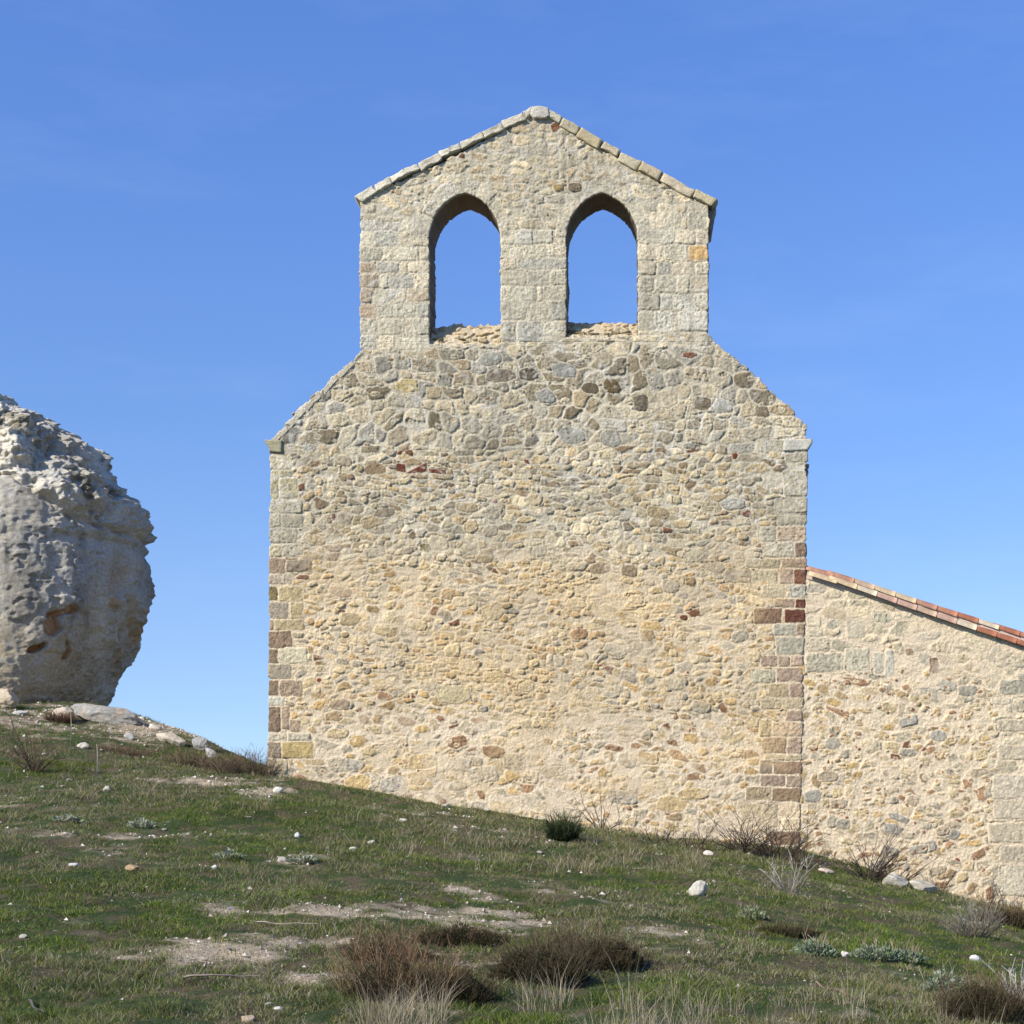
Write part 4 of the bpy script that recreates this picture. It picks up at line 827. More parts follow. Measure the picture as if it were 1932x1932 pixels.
# gravel: uncountable grit over the bare soil
n = 170000; gxx = RNG.uniform(-13, 6.5, n); gyy = RNG.uniform(9, 34, n); gb = bare(gxx, gyy)
ok = (RNG.random(n) < gb * .6 + .006) & ~((gyy > 24.95) & (gxx > -5.8)); gxx, gyy = gxx[ok], gyy[ok]; n = len(gxx)
V0, F0 = np.array([(1, 0, 0), (-.5, .8, 0), (-.5, -.8, 0), (.2, .1, .8), (0, 0, -.5)]), np.array([(0, 1, 3), (1, 2, 3), (2, 0, 3), (0, 2, 4), (1, 0, 4), (2, 1, 4)])
sz = RNG.uniform(.004, .012, n) * (1 + 1.3 * (RNG.random(n) < .12)) * (gyy / 12) ** .6; th = RNG.uniform(0, 6.3, n); V = V0[None] * sz[:, None, None] * RNG.uniform(.6, 1.3, (n, 5, 1))
V = np.stack([V[..., 0] * np.cos(th)[:, None] - V[..., 1] * np.sin(th)[:, None], V[..., 0] * np.sin(th)[:, None] + V[..., 1] * np.cos(th)[:, None], V[..., 2]], -1)
V += np.stack([gxx, gyy, tz(gxx, gyy) + .012], -1)[:, None]
cc = np.array([(.52, .46, .38), (.42, .35, .27), (.58, .53, .46), (.33, .28, .22)])[RNG.integers(0, 4, n)]
me = np_mesh('gravel', V.reshape(-1, 3), [(F0[None] + (np.arange(n) * 5)[:, None, None]).reshape(-1, 3)], np.repeat(cc, 5, 0)); 
tag(link('gravel', me, M_STONE), 'fine pale gravel on the bare sandy patches', 'gravel', kind='stuff')

# ------------------------------------------------------------------ plants
def ribbons(P, hgt, wid, az, lean, c0, c1, seg):
    """flat curved blades; P (n,3)"""
    n = len(P); pw_ = RNG.uniform(0, 6.3, n); wx, wy = np.cos(pw_) * wid / 2, np.sin(pw_) * wid / 2
    ts = np.linspace(0, 1, seg + 1); Vs = []; Cs = []
    for i, t in enumerate(ts):
        cx = P[:, 0] + np.cos(az) * hgt * lean * t ** 1.7; cy = P[:, 1] + np.sin(az) * hgt * lean * t ** 1.7; cz = P[:, 2] + hgt * t * (1 - .28 * lean * t)
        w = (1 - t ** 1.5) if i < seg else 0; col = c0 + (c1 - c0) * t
        if i < seg:
            Vs += [np.stack([cx - wx * w, cy - wy * w, cz], -1), np.stack([cx + wx * w, cy + wy * w, cz], -1)]; Cs += [col, col]
        else: Vs.append(np.stack([cx, cy, cz], -1)); Cs.append(col)
    V = np.stack(Vs, 1); C = np.stack(Cs, 1); m = V.shape[1]; o = (np.arange(n) * m)[:, None]
    fq = [np.array([2 * i, 2 * i + 1, 2 * i + 3, 2 * i + 2])[None] + o for i in range(seg - 1)]
    ft = np.array([2 * seg - 2, 2 * seg - 1, 2 * seg])[None] + o
    return V.reshape(-1, 3), C.reshape(-1, 3), fq, ft
def merge(parts, name):
    Vs, Cs, Q, T = [], [], [], []; off = 0
    for V, C, fq, ft in parts:
        Vs.append(V); Cs.append(C); Q += [q + off for q in fq]
        if ft is not None: T.append(ft + off)
        off += len(V)
    return np_mesh(name, np.concatenate(Vs), ([np.concatenate(Q)] if Q else []) + ([np.concatenate(T)] if T else []), np.concatenate(Cs))
GREENS = np.array([(.055, .095, .018), (.075, .115, .022), (.045, .080, .020), (.095, .125, .028), (.065, .100, .035), (.12, .13, .035), (.05, .085, .04)])
STRAW = np.array([(.34, .29, .17), (.27, .22, .12), (.42, .38, .27), (.22, .16, .09)])
def sample(n, y0, y1, xa=-.43, xb=.275):
    y = RNG.uniform(y0, y1, n); x = RNG.uniform(xa, xb, n) * y; return x, y
parts = []
SL = [(8.8, 12, 150000, 3), (12, 15.5, 135000, 2), (15.5, 20, 150000, 1), (20, 27, 190000, 1), (25, 36, 70000, 1)]
for (y0, y1, n, seg) in SL:
    x, y = sample(n, y0, y1, -.46, .30)
    if y0 == 25: x = RNG.uniform(-.46, -.22, n) * y
    keep = ~((y > 24.97) & (x > -5.75)); x, y = x[keep], y[keep]
    b_ = bare(x, y); dn = f2(x * 3.2, y * 3.2, 141, 3); lump = f2(x * .8, y * .8, 143, 3)
    slope = ss(24, 30, y)
    pr = np.clip(1.1 - 1.05 * b_, .14, 1) * ss(.30, .50, dn + .06) * (1 - .45 * slope)
    keep = RNG.random(len(x)) < pr; x, y, dn, lump = x[keep], y[keep], dn[keep], lump[keep]; n = len(x)
    z = tz(x, y) - .004
    dry = ss(.40, .62, f2(x * .55, y * .55, 147, 4) + .04 * (y > 17))
    isdry = RNG.random(n) < (.07 + .34 * dry)
    h_ = RNG.uniform(.014, .052, n) * (.6 + 1.0 * ss(.35, .7, dn)) * np.where(isdry, 1.25, 1); h_ *= (1 + .25 * (y > 20))
    wd = .0042 * (y / 9.5) ** .9 * RNG.uniform(.7, 1.3, n)
    c1 = GREENS[RNG.integers(0, len(GREENS), n)] * (RNG.uniform(.6, 1.25, n) + .9 * (RNG.random(n) < .14))[:, None] * (.7 + .6 * f2(x * 1.9, y * 1.9, 151, 3))[:, None] * np.array([1.68, 1.58, .85])
    yl = ss(.5, .62, f2(x * 1.3, y * 1.3, 149, 3))[:, None]; c1 = c1 * (1 - .35 * yl) + np.array([.14, .14, .035]) * .35 * yl
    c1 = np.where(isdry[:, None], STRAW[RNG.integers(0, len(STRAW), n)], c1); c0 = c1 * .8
    parts.append(ribbons(np.stack([x, y, z], -1), h_, wd, RNG.uniform(0, 6.3, n), RNG.uniform(.3, 1.3, n), c0, c1, seg))
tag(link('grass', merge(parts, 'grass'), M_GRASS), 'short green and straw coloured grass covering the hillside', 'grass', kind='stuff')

def tufts_mesh(name, n, rad, h0, h1, cols, lean=.35, seed=0, wid=.003, base=None):
    r = rad * np.sqrt(RNG.random(n)); a = RNG.uniform(0, 6.3, n); P = np.stack([r * np.cos(a), r * np.sin(a), np.full(n, -.01)], -1)
    cc = np.array(cols)[RNG.integers(0, len(cols), n)] * RNG.uniform(.75, 1.2, n)[:, None]; az = a + RNG.uniform(-.9, .9, n)
    return merge([ribbons(P, RNG.uniform(h0, h1, n) * (1 - .4 * r / rad), np.full(n, wid), az, RNG.uniform(.05, 1, n) * lean * 2, cc * (.8 if base is None else 1), cc, 4)], name)
PALE = [(.48, .41, .28), (.40, .33, .20), (.32, .25, .14), (.55, .49, .36)]
def mesh_scaled(fn, kinds): return [fn(i) for i in range(kinds)]
def wsc(y): return max(1, y / 11)
TUFN = [tufts_mesh('dry_grass_tuft', 34, .11, .10, .44, PALE, .45, wid=.0032) for i in range(8)]
TUFF = [tufts_mesh('dry_grass_tuft', 34, .16, .06, .30, PALE[:3] + [(.16, .17, .06), (.22, .2, .1)], .5, wid=.0052) for i in range(8)]
TUFG = [tufts_mesh('green_grass_tuft', 150, .13, .06, .16, [tuple(c) for c in GREENS * 1.3] + [(.20, .19, .06)], .7, wid=.004) for i in range(4)]
for m_ in TUFN + TUFF + TUFG: m_.materials.append(M_GRASS)
def put_tuft(px, py, lst, nm, sc, label, cat, group):
    if py > 1925:
        Yq = 1.6 / ((py - CY) / F); x, y = (px - CX) * Yq / F, Yq; z = float(tz(x, y))
    else: x, y, z = ground_at(px, py)
    if y > 24.9 and x > -5.7: return
    o = link(nm, random.choice(lst), None, loc=(x, y, z)); o.scale = (sc, sc, sc * random.uniform(.8, 1.15)); o.rotation_euler.z = random.uniform(0, 6.3); tag(o, label, cat, group)
random.seed(21)
for (x0, x1, y0, y1, n, s0, s1, lb, gp) in [
    (680, 830, 1895, 1965, 22, .9, 1.3, 'pale dry grass tuft in front of the tall rust-brown bush', 'dry grass tufts before the rust-brown bush'),
    (980, 1080, 1880, 1960, 7, .7, 1.1, 'pale dry grass tuft before the gap between the two big brown bushes', 'dry grass tufts below the second brown bush'),
    (1120, 1330, 1885, 1975, 22, .8, 1.25, 'tall pale dry grass tuft at the bottom edge right of the brown bushes', 'tall dry grass at the bottom edge'),
    (1380, 1640, 1880, 1960, 14, .6, 1.0, 'thin dry grass tuft in the lower right grass', 'dry grass tufts in the lower right'),
    (1700, 1932, 1900, 1960, 9, .8, 1.1, 'dry grass tuft in the lower right corner', 'dry grass tufts in the lower right corner')]:
    for k in range(n): put_tuft(random.uniform(x0, x1), random.uniform(y0, y1), TUFN, 'dry_grass_tuft', random.uniform(s0, s1), lb, 'grass tuft', gp)
for (x0, x1, y0, y1, n, s0, s1, lb, gp) in [
    (600, 800, 1540, 1620, 24, .7, 1.1, 'dry grass tuft below the left half of the chapel wall', 'dry grass tufts below the chapel, left'),
    (800, 1110, 1560, 1650, 30, .8, 1.3, 'dry grass tuft below the middle of the chapel wall', 'dry grass tufts below the chapel, middle'),
    (1110, 1330, 1590, 1650, 20, .8, 1.3, 'dry grass tuft below the right half of the chapel wall', 'dry grass tufts below the chapel, right'),
    (150, 300, 1480, 1510, 10, .8, 1.3, 'dry grass tuft beside the white stone on the left slope', 'dry grass tufts on the left slope'),
    (380, 520, 1480, 1530, 12, .7, 1.2, 'dry grass tuft by the sandy track left of the chapel', 'dry grass tufts by the track'),
    (20, 260, 1410, 1480, 9, .6, 1.0, 'thin dry tuft on the stony slope at the left', 'thin tufts on the stony slope'),
    (1330, 1900, 1650, 1790, 12, .5, .9, 'small dry tuft in the green grass below the annex', 'small dry tufts below the annex'),
    (520, 1500, 1478, 1610, 34, .35, .75, 'short dry tuft growing along the foot of the chapel wall', 'short tufts at the wall foot')]:
    for k in range(n):
        px, py = random.uniform(x0, x1), random.uniform(y0, y1)
        if 'foot of the chapel' in lb: py = float(np.interp(px, [500, 700, 1000, 1250, 1500], [1463, 1495, 1543, 1578, 1606])) + random.uniform(3, 14)
        put_tuft(px, py, TUFF, 'dry_grass_tuft', random.uniform(s0, s1), lb, 'grass tuft', gp)
for (x0, x1, y0, y1, n, lb, gp) in [(0, 330, 1830, 1935, 16, 'lush green grass tuft in the lower left corner', 'green tufts lower left'), (600, 680, 1870, 1935, 5, 'green grass tuft at the left foot of the tall rust-brown bush', 'green tufts beside the brown bush'), (430, 505, 1455, 1475, 6, 'bright green tuft under the brown hedge left of the chapel', 'green tufts under the hedge')]:
    for k in range(n): put_tuft(random.uniform(x0, x1), random.uniform(y0, y1), TUFG, 'green_grass_tuft', random.uniform(.6, 1.1), lb, 'grass tuft', gp)

def tubes(Cv, Rr, Cc):
    n, k, _ = Cv.shape; T = np.gradient(Cv, axis=1); T /= np.linalg.norm(T, axis=2, keepdims=True) + 1e-9
    up = np.array([.31, .27, .91]); A1 = np.cross(T, up); A1 /= np.linalg.norm(A1, axis=2, keepdims=True) + 1e-9; A2 = np.cross(T, A1)
    ring = np.stack([Cv + Rr[..., None] * (A1 * math.cos(a) + A2 * math.sin(a)) for a in (0, 2.094, 4.189)], 2)
    V = ring.reshape(-1, 3); C = np.repeat(Cc.reshape(-1, 3), 3, 0)
    base = (np.arange(n)[:, None] * k + np.arange(k - 1)[None]).reshape(-1) * 3; qs = []
    for s_ in range(3): t = (s_ + 1) % 3; qs.append(np.stack([base + s_, base + t, base + 3 + t, base + 3 + s_], -1))
    return V, C, [np.concatenate(qs)], None
def shrub(seed, n0, rx, ry, H, spread, r0, c0, c1, kids=3, curve=.3, k=7, wild=.12, upb=1.0, kid_len=.45, droop=0, ctip=None):
    rg = np.random.default_rng(seed); a = rg.uniform(0, 6.3, n0); rr = np.sqrt(rg.random(n0))
    P = np.stack([rx * rr * np.cos(a), ry * rr * np.sin(a), np.full(n0, -.02)], -1)
    D = np.stack([np.cos(a) * rr * spread + rg.normal(0, wild, n0), np.sin(a) * rr * spread + rg.normal(0, wild, n0), np.full(n0, upb)], -1); D /= np.linalg.norm(D, axis=1, keepdims=True)
    L = H * rg.uniform(.55, 1.1, n0) * (1 - .35 * rr ** 2)
    def grow(P, D, L, curve, k):
        n = len(P); ts = np.linspace(0, 1, k); B_ = rg.normal(0, 1, (n, 3)); B_[:, 2] *= .3; W_ = rg.normal(0, .04, (n, k, 3)).cumsum(1)
        C = P[:, None] + D[:, None] * (L[:, None] * ts[None])[..., None] + B_[:, None] * ((ts ** 2)[None] * L[:, None] * curve)[..., None] * .5 + W_ * L[:, None, None] * .35
        C[..., 2] -= droop * (ts ** 2)[None] * L[:, None]; return C
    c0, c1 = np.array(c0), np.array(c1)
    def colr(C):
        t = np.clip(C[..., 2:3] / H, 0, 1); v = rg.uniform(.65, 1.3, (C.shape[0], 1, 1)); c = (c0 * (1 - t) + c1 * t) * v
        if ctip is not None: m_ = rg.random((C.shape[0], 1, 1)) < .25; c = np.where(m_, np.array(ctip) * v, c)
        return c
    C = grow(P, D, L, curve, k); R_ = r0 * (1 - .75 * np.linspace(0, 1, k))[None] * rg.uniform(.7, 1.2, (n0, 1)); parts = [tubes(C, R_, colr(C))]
    cur, Lc, rc = C, L, r0
    for lev in range(kids):
        m = len(cur) * 2 if lev < 2 else len(cur); m = min(m, 3500); pi = rg.integers(0, len(cur), m); ti = rg.integers(1, cur.shape[1] - 1, m); p = cur[pi, ti]; d = cur[pi, ti + 1] - cur[pi, ti]; d /= np.linalg.norm(d, axis=1, keepdims=True) + 1e-9
        d = d + rg.normal(0, .42, (m, 3)); d[:, 2] = np.abs(d[:, 2]) * .9 + .15; d /= np.linalg.norm(d, axis=1, keepdims=True); l_ = Lc[pi] * kid_len * rg.uniform(.5, 1.2, m)
        nc = grow(p, d, l_, curve, 4); rc *= .62; parts.append(tubes(nc, rc * (1 - .6 * np.linspace(0, 1, 4))[None] * np.ones((m, 1)), colr(nc))); cur, Lc = nc, l_
    return parts
def add_shrub(name, px, py, parts, label, cat='shrub', group=None, mat=None, leaves=None, part=None, rot=0, sc=1):
    if py > 1925: Yq = 1.6 / ((py - CY) / F); x, y = (px - CX) * Yq / F, Yq; z = float(tz(x, y))
    else: x, y, z = ground_at(px, py)
    if x > -5.75 and y > 24.75: x, y = (px - CX) * 24.75 / F, 24.75; z = float(tz(x, y))
    if leaves is None:
        o = link(name, merge(parts, name), mat or M_TWIG, loc=(x, y, z))
    else:
        o = empty(name, (x, y, z)); link('stems', merge(parts, 'stems'), mat or M_TWIG, o); link('foliage', leaves, M_LEAF, o)
    o.rotation_euler.z = rot; tag(o, label, cat, group); return o
def leafcloud(seed, n, rx, ry, H, size, cols, shape='dome', up=.5):
    rg = np.random.default_rng(seed); a = rg.uniform(0, 6.3, n); r = np.sqrt(rg.random(n)); lump = .65 + .35 * np.sin(a * 3 + seed) * np.cos(a * 2)
    x, y = rx * r * np.cos(a) * (lump * .4 + .6), ry * r * np.sin(a) * (lump * .4 + .6); z = H * (1 - r ** 2 * .8) * rg.random(n) ** .6 * (.6 + .7 * n2(x * 9, y * 9, seed))
    D = np.stack([np.cos(a) * r + rg.normal(0, .5, n), np.sin(a) * r + rg.normal(0, .5, n), rg.uniform(.1, 1, n) * up * 2], -1); D /= np.linalg.norm(D, axis=1, keepdims=True)
    S_ = np.cross(D, rg.normal(0, 1, (n, 3))); S_ /= np.linalg.norm(S_, axis=1, keepdims=True); l_ = size * rg.uniform(.6, 1.3, n)[:, None]; P = np.stack([x, y, z], -1)
    nm = np.cross(D, S_); V = np.stack([P, P + D * l_ * .5 + S_ * l_ * .22 + nm * l_ * .06, P + D * l_ - nm * l_ * .1, P + D * l_ * .5 - S_ * l_ * .22 + nm * l_ * .06], 1)
    cc = np.array(cols)[rg.integers(0, len(cols), n)] * rg.uniform(.75, 1.25, n)[:, None]
    q = (np.arange(n) * 4)[:, None] + np.arange(4)[None]
    return np_mesh('foliage', V.reshape(-1, 3), [q], np.repeat(cc, 4, 0))
DKG = [(.034, .044, .014), (.05, .055, .018), (.075, .06, .026), (.09, .06, .03)]
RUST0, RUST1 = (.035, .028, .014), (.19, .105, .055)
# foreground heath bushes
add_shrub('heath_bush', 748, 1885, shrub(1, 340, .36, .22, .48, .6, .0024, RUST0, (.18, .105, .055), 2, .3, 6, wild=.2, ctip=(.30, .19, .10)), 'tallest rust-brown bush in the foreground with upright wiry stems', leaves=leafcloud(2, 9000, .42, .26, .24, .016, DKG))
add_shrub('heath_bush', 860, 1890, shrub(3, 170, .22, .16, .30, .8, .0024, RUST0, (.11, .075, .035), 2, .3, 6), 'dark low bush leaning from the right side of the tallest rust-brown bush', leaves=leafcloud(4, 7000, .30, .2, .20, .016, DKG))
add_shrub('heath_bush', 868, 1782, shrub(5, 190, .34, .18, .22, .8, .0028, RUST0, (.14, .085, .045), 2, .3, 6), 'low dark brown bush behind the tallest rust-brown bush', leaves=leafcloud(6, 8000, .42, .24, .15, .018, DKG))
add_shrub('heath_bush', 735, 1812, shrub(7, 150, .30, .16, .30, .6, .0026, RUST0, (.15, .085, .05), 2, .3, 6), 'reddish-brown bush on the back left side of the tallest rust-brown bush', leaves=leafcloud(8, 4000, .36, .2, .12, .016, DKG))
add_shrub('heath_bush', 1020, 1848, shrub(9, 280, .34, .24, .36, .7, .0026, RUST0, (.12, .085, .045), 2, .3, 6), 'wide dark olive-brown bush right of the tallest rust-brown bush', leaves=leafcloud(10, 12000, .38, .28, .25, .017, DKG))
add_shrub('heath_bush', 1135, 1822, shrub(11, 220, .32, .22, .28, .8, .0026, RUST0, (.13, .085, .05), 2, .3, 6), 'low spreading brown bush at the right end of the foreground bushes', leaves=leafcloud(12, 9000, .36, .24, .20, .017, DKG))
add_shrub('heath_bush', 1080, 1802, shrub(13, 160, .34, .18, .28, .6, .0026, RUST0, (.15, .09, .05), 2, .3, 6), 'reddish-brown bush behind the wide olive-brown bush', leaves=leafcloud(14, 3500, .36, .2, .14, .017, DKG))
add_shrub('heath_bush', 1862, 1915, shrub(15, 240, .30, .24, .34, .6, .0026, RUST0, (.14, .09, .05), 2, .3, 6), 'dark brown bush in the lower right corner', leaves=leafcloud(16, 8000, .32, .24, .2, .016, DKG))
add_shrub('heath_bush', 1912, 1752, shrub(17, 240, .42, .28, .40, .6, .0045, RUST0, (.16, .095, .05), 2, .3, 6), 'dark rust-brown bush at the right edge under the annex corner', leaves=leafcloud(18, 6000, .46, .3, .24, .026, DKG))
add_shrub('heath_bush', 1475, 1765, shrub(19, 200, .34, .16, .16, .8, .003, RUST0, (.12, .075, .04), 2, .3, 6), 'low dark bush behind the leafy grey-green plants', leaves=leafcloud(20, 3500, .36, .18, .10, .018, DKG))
# hedge-like brown shrubs on the ridge left of the chapel
for i, (px, py, lb) in enumerate([(348, 1443, 'rust-brown wiry shrub at the left end of the row on the ridge'), (385, 1449, 'rust-brown wiry shrub second from the left on the ridge'), (420, 1456, 'rust-brown wiry shrub in the middle of the row on the ridge'), (452, 1460, 'dark brown wiry shrub on the ridge near the chapel'), (484, 1462, 'sparse brown shrub on the ridge touching the chapel corner')]):
    add_shrub('wiry_shrub', px, py, shrub(30 + i, 120, .32, .2, .32 if i < 3 else .46, .9, .0042, (.07, .05, .03), (.22, .15, .085), 2, .3, 6), lb, group='brown shrubs on the ridge')
add_shrub('green_bush', 1062, 1585, shrub(40, 330, .13, .12, .40, .8, .006, (.02, .03, .01), (.07, .085, .03), 2, .2, 6), 'dark green spiky bush at the foot of the chapel wall', leaves=leafcloud(41, 1300, .24, .2, .24, .035, [(.03, .05, .015), (.05, .07, .02)]))
DK, DB = (.045, .032, .022), (.11, .075, .05)
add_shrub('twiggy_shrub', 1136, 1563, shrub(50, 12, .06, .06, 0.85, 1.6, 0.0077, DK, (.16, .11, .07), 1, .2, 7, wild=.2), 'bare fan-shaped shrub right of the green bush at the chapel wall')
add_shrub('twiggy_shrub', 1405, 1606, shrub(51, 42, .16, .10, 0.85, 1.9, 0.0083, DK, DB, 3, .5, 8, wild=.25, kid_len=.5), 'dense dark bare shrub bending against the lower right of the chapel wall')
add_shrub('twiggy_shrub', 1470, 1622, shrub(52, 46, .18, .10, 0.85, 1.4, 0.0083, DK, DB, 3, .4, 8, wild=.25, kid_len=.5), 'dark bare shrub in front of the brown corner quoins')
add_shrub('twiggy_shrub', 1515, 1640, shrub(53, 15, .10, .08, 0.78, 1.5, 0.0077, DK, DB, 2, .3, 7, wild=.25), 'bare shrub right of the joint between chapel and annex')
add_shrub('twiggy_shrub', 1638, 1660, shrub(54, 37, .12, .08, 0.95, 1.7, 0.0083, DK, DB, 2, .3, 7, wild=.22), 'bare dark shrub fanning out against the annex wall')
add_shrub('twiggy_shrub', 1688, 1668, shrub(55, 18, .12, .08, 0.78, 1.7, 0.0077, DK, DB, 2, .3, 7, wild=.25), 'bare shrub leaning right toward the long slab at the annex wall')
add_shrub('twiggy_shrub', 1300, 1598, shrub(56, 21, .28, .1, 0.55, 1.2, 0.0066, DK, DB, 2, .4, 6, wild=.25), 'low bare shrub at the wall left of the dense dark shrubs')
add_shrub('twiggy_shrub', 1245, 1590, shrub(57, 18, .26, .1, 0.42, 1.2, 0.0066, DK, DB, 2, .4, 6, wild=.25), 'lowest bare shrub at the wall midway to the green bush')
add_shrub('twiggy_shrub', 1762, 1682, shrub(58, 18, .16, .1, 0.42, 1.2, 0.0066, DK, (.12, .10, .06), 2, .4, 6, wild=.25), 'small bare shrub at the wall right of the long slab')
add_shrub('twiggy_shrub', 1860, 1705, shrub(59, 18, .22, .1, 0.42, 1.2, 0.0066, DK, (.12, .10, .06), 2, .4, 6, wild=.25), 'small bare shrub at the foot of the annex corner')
add_shrub('grey_twig_shrub', 1488, 1685, shrub(60, 29, .07, .07, 0.48, 1.2, 0.005005, (.22, .19, .15), (.42, .39, .33), 2, .3, 7, wild=.2), 'pale grey bare shrub on the grass below the chapel corner')
add_shrub('grey_twig_shrub', 1832, 1768, shrub(61, 103, .16, .12, 0.5, 1.1, 0.00455, (.13, .11, .08), (.27, .24, .19), 2, .3, 6, wild=.2), 'round grey bare shrub on the grass at the right')
add_shrub('grey_twig_shrub', 1922, 1890, shrub(62, 16, .05, .05, .45, .6, .006, (.3, .28, .24), (.55, .52, .46), 2, .25, 6, wild=.15), 'whitish dead stalks at the right edge')
add_shrub('bare_brown_shrub', 64, 1457, shrub(63, 34, .08, .08, .85, 1.2, .0075, (.07, .045, .03), (.19, .12, .075), 3, .3, 7, wild=.2), 'bare reddish-brown shrub standing on the left slope')
add_shrub('wiry_shrub', 113, 1362, shrub(64, 200, .26, .16, .26, .5, .006, (.08, .045, .025), (.24, .14, .07), 1, .3, 5), 'small rust tuft of shrub under the boulder beside the reddish rock')
for i, (px, py) in enumerate([(215, 1420), (255, 1428)]): add_shrub('wiry_shrub', px, py, shrub(65 + i, 120, .28, .14, .2, .8, .005, (.10, .06, .04), (.22, .14, .10), 2, .3, 5), ['low brown twiggy shrub on the stony slope below the ridge', 'low brown twiggy shrub on the slope, right of its twin'][i])
for i, (px, py, lb) in enumerate([(1540, 1805, 'grey-green leafy plant left of the small whitish stone, with dead stalks'), (1650, 1812, 'left half of the widest grey-green leafy plant, right of the small whitish stone'), (1705, 1818, 'grey-green leafy plant at the right end of the widest clump'), (1780, 1872, 'grey-green leafy plant low on the right near the dark corner bush'), (1420, 1735, 'pale yellow-green leafy plant below the white angular block')]):
    w = [.22, .24, .2, .2, .16][i]; add_shrub('leafy_plant', px, py, shrub(70 + i, [26, 20, 22, 8, 8][i], w * .6, w * .4, .28, .5, .003, (.25, .2, .13), (.36, .29, .2), 1, .2, 5), lb, 'plant', leaves=leafcloud(75 + i, 520, w, w * .7, .13, .042, [(.17, .22, .12), (.23, .27, .17), (.12, .18, .07), (.28, .31, .22)] if i < 4 else [(.30, .32, .18), (.24, .28, .13)], up=.9), group='grey-green leafy plants')
for i, (px, py, lb) in enumerate([(125, 1552, 'silvery creeping plant in the grass at the far left'), (268, 1563, 'silvery creeping plant right of the far left one'), (432, 1622, 'silvery curled plant left of the white rounded stone'), (572, 1631, 'silvery tuft right of the white rounded stone')]):
    x, y, z = ground_at(px, py); o = link('silvery_plant', leafcloud(90 + i, 90, .17, .08, .07, .07, [(.34, .34, .22), (.40, .39, .28), (.20, .24, .12)], up=.9), M_LEAF, loc=(x, y, z)); tag(o, lb, 'plant')
# fallen sticks
for i, (xa, ya, xb, yb, lb, c) in enumerate([(484, 1748, 600, 1752, 'long pale stick lying on the grass above the sandy patch', (.52, .43, .31)), (52, 1898, 80, 1928, 'dark dead branch on the ground in the lower left', (.12, .10, .09)), (345, 1858, 490, 1852, 'thin grey stick on the ground at the lower left', (.33, .26, .2)), (1540, 1862, 1600, 1888, 'brown root lying in the grass at the lower right', (.26, .17, .11))]):
    A = np.array(ground_at(xa, min(ya, 1925))); Bq = np.array(ground_at(xb, min(yb, 1925))); ts = np.linspace(0, 1, 14); C = A[None] + (Bq - A)[None] * ts[:, None]; C[:, 1] += np.sin(ts * 7 + i) * .02; C[:, 2] = tz(C[:, 0], C[:, 1]) + .035
    me = merge([tubes(C[None], (.009 * (1 - .6 * ts))[None], np.tile(c, (1, 14, 1)))], 'stick'); tag(link('stick', me, M_TWIG), lb, 'stick')
x, y, z = ground_at(130, 1402)
for i, (px, py, H_) in enumerate([(131, 1412, .9), (180, 1470, .75)]):
    x, y, z = ground_at(px, py); ts = np.linspace(0, 1, 8); C = np.stack([x + np.sin(ts * 3) * .02, y + ts * .05, z + ts * H_ * (.7)], -1)
    tag(link('dead_stalk', merge([tubes(C[None], (.011 * (1 - .3 * ts))[None], np.tile((.42, .35, .25), (1, 8, 1)))], 'dead_stalk'), M_TWIG), ['upright pale dead stalk below the boulder slab', 'upright pale dead stalk among the tufts left of the white stone'][i], 'stalk')
random.seed(5)

# ------------------------------------------------------------------ light, sky, camera
SKYT = (.77, .93, 1.25)
SUN_AZ = math.radians(50)   # to the left of the direction from the wall back towards the camera
SUN_EL = math.radians(34)
sd = Vector((-math.sin(SUN_AZ) * math.cos(SUN_EL), -math.cos(SUN_AZ) * math.cos(SUN_EL), math.sin(SUN_EL)))
ld = bpy.data.lights.new('sun', 'SUN'); ld.energy = 4.6; ld.angle = math.radians(.5); ld.color = (1, .94, .84)
lo = bpy.data.objects.new('sun', ld); COL.objects.link(lo); lo.rotation_euler = (-sd).to_track_quat('-Z', 'Y').to_euler(); lo.location = (-20, -20, 30)
w = bpy.data.worlds.new('World'); scene.world = w; w.use_nodes = True; nt = w.node_tree
sky = nt.nodes.new('ShaderNodeTexSky'); sky.sky_type = 'NISHITA'; sky.sun_disc = False; sky.sun_elevation = SUN_EL
sky.sun_rotation = math.atan2(sd.x, sd.y); sky.altitude = 1200; sky.air_density = 1.0; sky.dust_density = .4; sky.ozone_density = 2.0
bg = nt.nodes['Background']; bg.inputs[1].default_value = .11; 
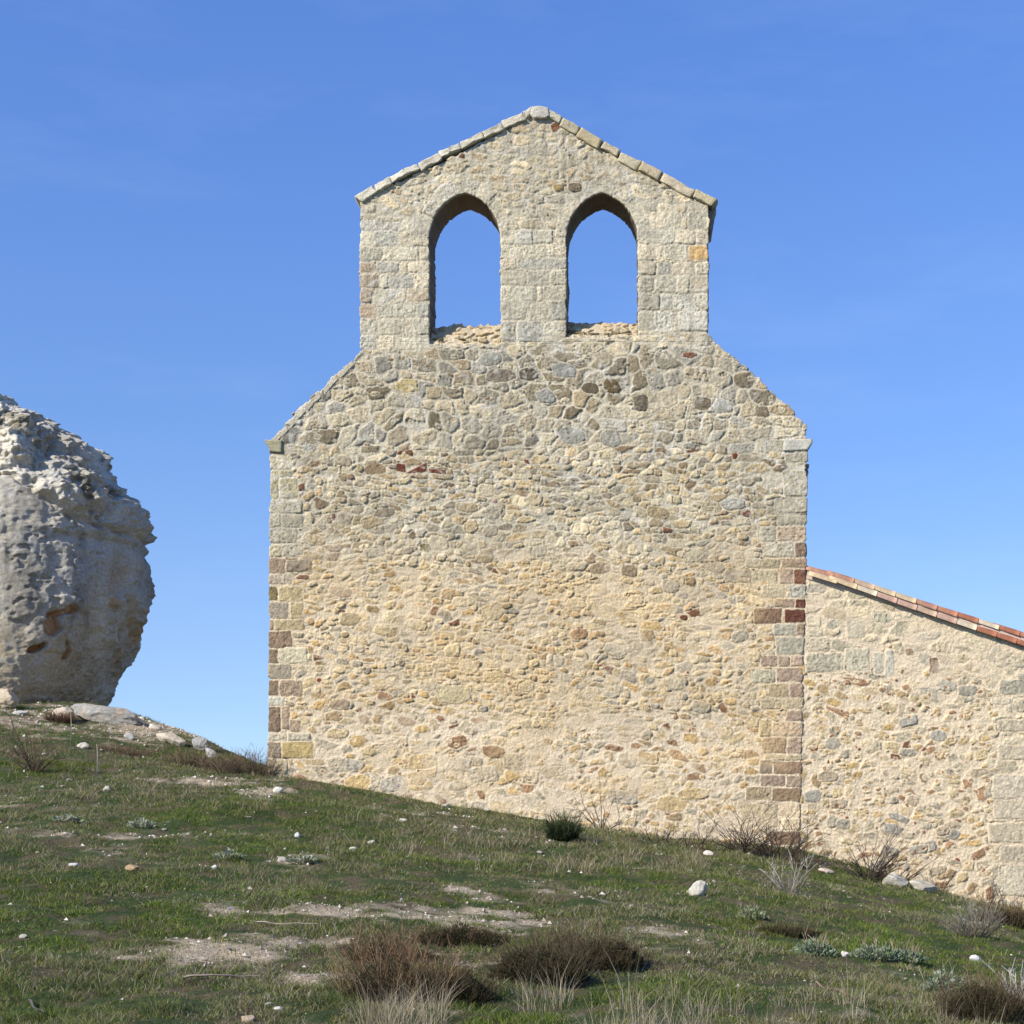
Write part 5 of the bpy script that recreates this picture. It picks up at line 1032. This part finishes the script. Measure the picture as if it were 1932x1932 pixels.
tcw = nt.nodes.new('ShaderNodeTexCoord'); mp = nt.nodes.new('ShaderNodeVectorMath'); mp.operation = 'MULTIPLY_ADD'
mp.inputs[1].default_value = (1, 1, .82); mp.inputs[2].default_value = (0, 0, .13); nt.links.new(tcw.outputs['Generated'], mp.inputs[0])
nm_ = nt.nodes.new('ShaderNodeVectorMath'); nm_.operation = 'NORMALIZE'; nt.links.new(mp.outputs[0], nm_.inputs[0]); nt.links.new(nm_.outputs[0], sky.inputs['Vector'])
sx = nt.nodes.new('ShaderNodeSeparateXYZ'); nt.links.new(tcw.outputs['Generated'], sx.inputs[0])
tr_ = ramp(nt, [(0.0, (1.10, 1.08, 1.10)), (.20, (.84, 1.0, 1.27)), (.45, (.74, 1.0, 1.52))]); nt.links.new(sx.outputs['Z'], tr_.inputs[0])
skc = mixc(nt, 'MULTIPLY', 1.0, sky.outputs[0], tr_.outputs[0])
cm = nt.nodes.new('ShaderNodeMapping'); cm.inputs['Scale'].default_value = (2.2, 2.2, 9); cm.inputs['Rotation'].default_value = (.15, .2, .3); nt.links.new(tcw.outputs['Generated'], cm.inputs[0])
cn = tex(nt, 'ShaderNodeTexNoise', 1.6, 6, .62, cm.outputs[0]); cr_ = ramp(nt, [(.50, g3(0)), (.85, g3(.07))]); nt.links.new(cn.outputs['Fac'], cr_.inputs[0])
skc = mixc(nt, 'MIX', cr_.outputs[0], skc, (6.5, 7.6, 8.6)); nt.links.new(skc, bg.inputs[0])
cam = bpy.data.cameras.new('camera'); co = bpy.data.objects.new('camera', cam); COL.objects.link(co)
co.location = (0, 0, EYE); co.rotation_euler = (math.radians(90), 0, 0); cam.sensor_width = 36; cam.lens = F / 1932 * 36
cam.shift_x = -(CX - 966) / 1932; cam.shift_y = (CY - 966) / 1932; cam.clip_end = 6000; cam.clip_start = .1
scene.camera = co
scene.render.resolution_x = 1024; scene.render.resolution_y = 1024
scene.view_settings.view_transform = 'Standard'; scene.view_settings.look = 'None'; scene.view_settings.gamma = 1; scene.view_settings.exposure = .58
